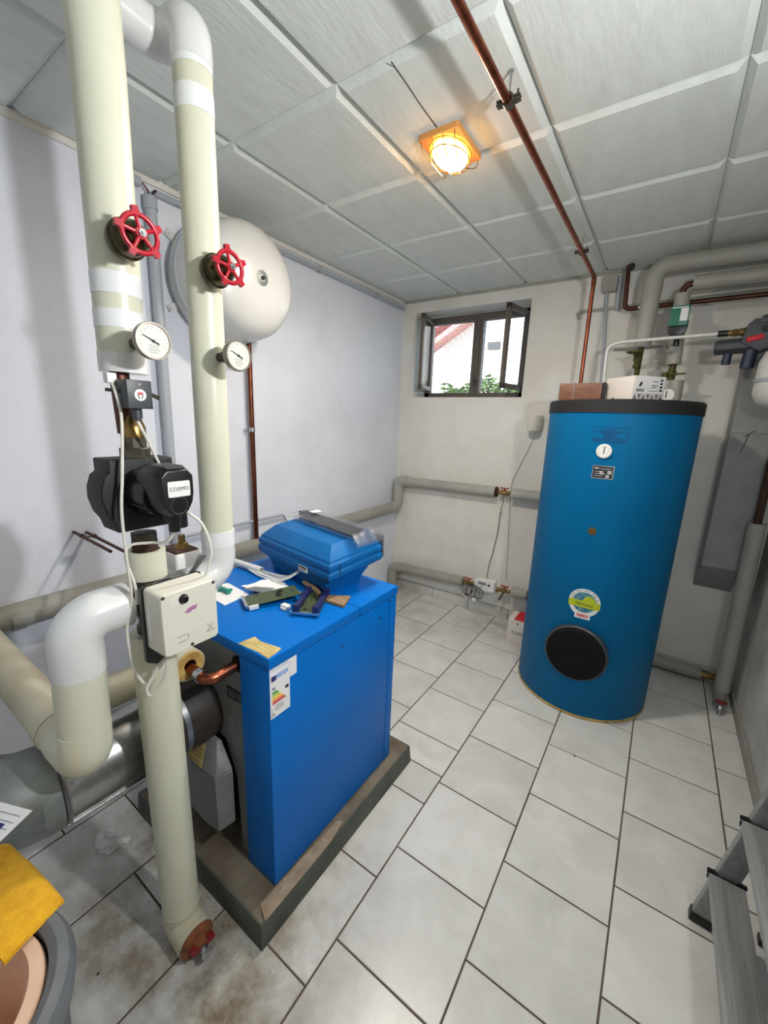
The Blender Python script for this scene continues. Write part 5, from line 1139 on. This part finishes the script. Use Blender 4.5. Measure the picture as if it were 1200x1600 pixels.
for lay in (1, 0):
    for j in range(ny+1):
        for i in range(nx+1):
            u_, w_ = i/nx, j/ny
            p = (A*(1-u_) + B_*u_)*(1-w_) + (D_*(1-u_) + C_*u_)*w_
            p.x -= .03*math.sin(PI*u_)*w_*0
            d_ = (V((p.x, p.y, 0)) - V((BC.x, BC.y, 0))).length
            z_ = BH + .012
            if d_ > BR: z_ -= min(.09, (d_-BR)*.35)
            z_ -= .05*max(0, (BR-.06-d_))
            z_ += .004*noise.noise(V((p.x*22, p.y*22, 4)))
            e_ = max(0, 1 - w_*10) + max(0, 1-(1-u_)*12)
            vs.append((p.x, p.y, z_ - .012*min(1, e_) + (.007 if lay else 0)))
N1 = (nx+1)*(ny+1)
fs = [(j*(nx+1)+i, j*(nx+1)+i+1, (j+1)*(nx+1)+i+1, (j+1)*(nx+1)+i) for j in range(ny) for i in range(nx)]
rim_ = [i for i in range(nx+1)] + [(j)*(nx+1)+nx for j in range(1, ny+1)] + [ny*(nx+1)+i for i in range(nx-1, -1, -1)] + [j*(nx+1) for j in range(ny-1, 0, -1)]
cl_.add(vs, fs + [tuple(x_+N1 for x_ in f) for f in fs] + [(a, b2, b2+N1, a+N1) for a, b2 in zip(rim_, rim_[1:]+rim_[:1])])
solid('yellow_cloth', cl_, 'yellow', 'thick yellow cleaning cloth draped over the grey bin', 'cloth', ang=60)
pp = thing('data_sheet', 'printed white sheet lying on the yellow cloth', 'paper', (.88, -2.92, BH))
pa = V((.944, -2.849, BH+.030)); pu = V((-.92, -.39, 0)).normalized(); pv = V((.46, -.89, 0)).normalized(); pn = pu.cross(pv).normalized()
part('sheet', MB().prism([(0,0),(.21,0),(.21,.148),(0,.148)], pa, pu, pv, pn*.0012), 'paper', pp, smooth=False)
sg = pn if pn.z > 0 else -pn
fp = MB(); po = pa + sg*.0016
for k in range(9): fp.prism([(.012,.016+.014*k),(.10+.02*(k % 3),.016+.014*k),(.10+.02*(k % 3),.0175+.014*k),(.012,.0175+.014*k)], po, pu, pv, sg*.0003)
part('fine_print', fp, 'inkgrey', pp, smooth=False)
part('header_print', MB().prism([(.024,.036),(.046,.036),(.046,.056),(.024,.056)], po + sg*.0003, pu, pv, sg*.0003), 'eunavy', pp, smooth=False)

# crumpled tissue on the floor
ts = MB().sph((0,0,0), .045, 26, 14); rnd = random.Random(2)
def crum(p):
    q = p.normalized() if p.length > 0 else V((0,0,1)); k = 1 + .42*noise.noise(q*2.3 + V((3,1,0))) + .22*noise.noise(q*6)
    return V((.50 + q.x*.045*k + .012*max(0, q.x)**3, -2.60 + q.y*.030*k + .055*max(0, q.x)**4, max(.0, .018 + q.z*.026*k)))
solid('crumpled_tissue', ts.mapf(crum), 'tissue', 'crumpled white tissue on the floor below the flue', 'tissue', ang=25)

cable('window_cable', [(.118, -.004, 2.33), (.112, -.004, 2.25), (.092, -.004, 1.85), (.078, -.004, 1.42), (.05, -.004, 1.10), (.042, -.004, 1.04)], .003, 'wall_back', 'thin painted cable running down the back wall left of the window')
cable('ceiling_wire', [(1.159, -1.94, H-.001), (1.156, -1.85, H-.001), (1.151, -1.76, H-.001), (1.150, -1.66, H-.002)], .0014, 'ink', 'thin dark wire along the ceiling board to the lamp')

solid('connector_block', MB().box((.935, -2.165, zt), (.965, -2.145, zt+.016)).box((.938, -2.17, zt), (.962, -2.164, zt+.010)), 'white', 'small white plug block between the circuit boards', 'connector', bevel=.002)
solid('blue_cap', MB().lathe([(0,0),(.010,0),(.011,.004),(.010,.012),(0,.013)], (.915, -2.035, zt), Z, 14), 'skyprint', 'small light blue plastic cap behind the circuit boards', 'cap')
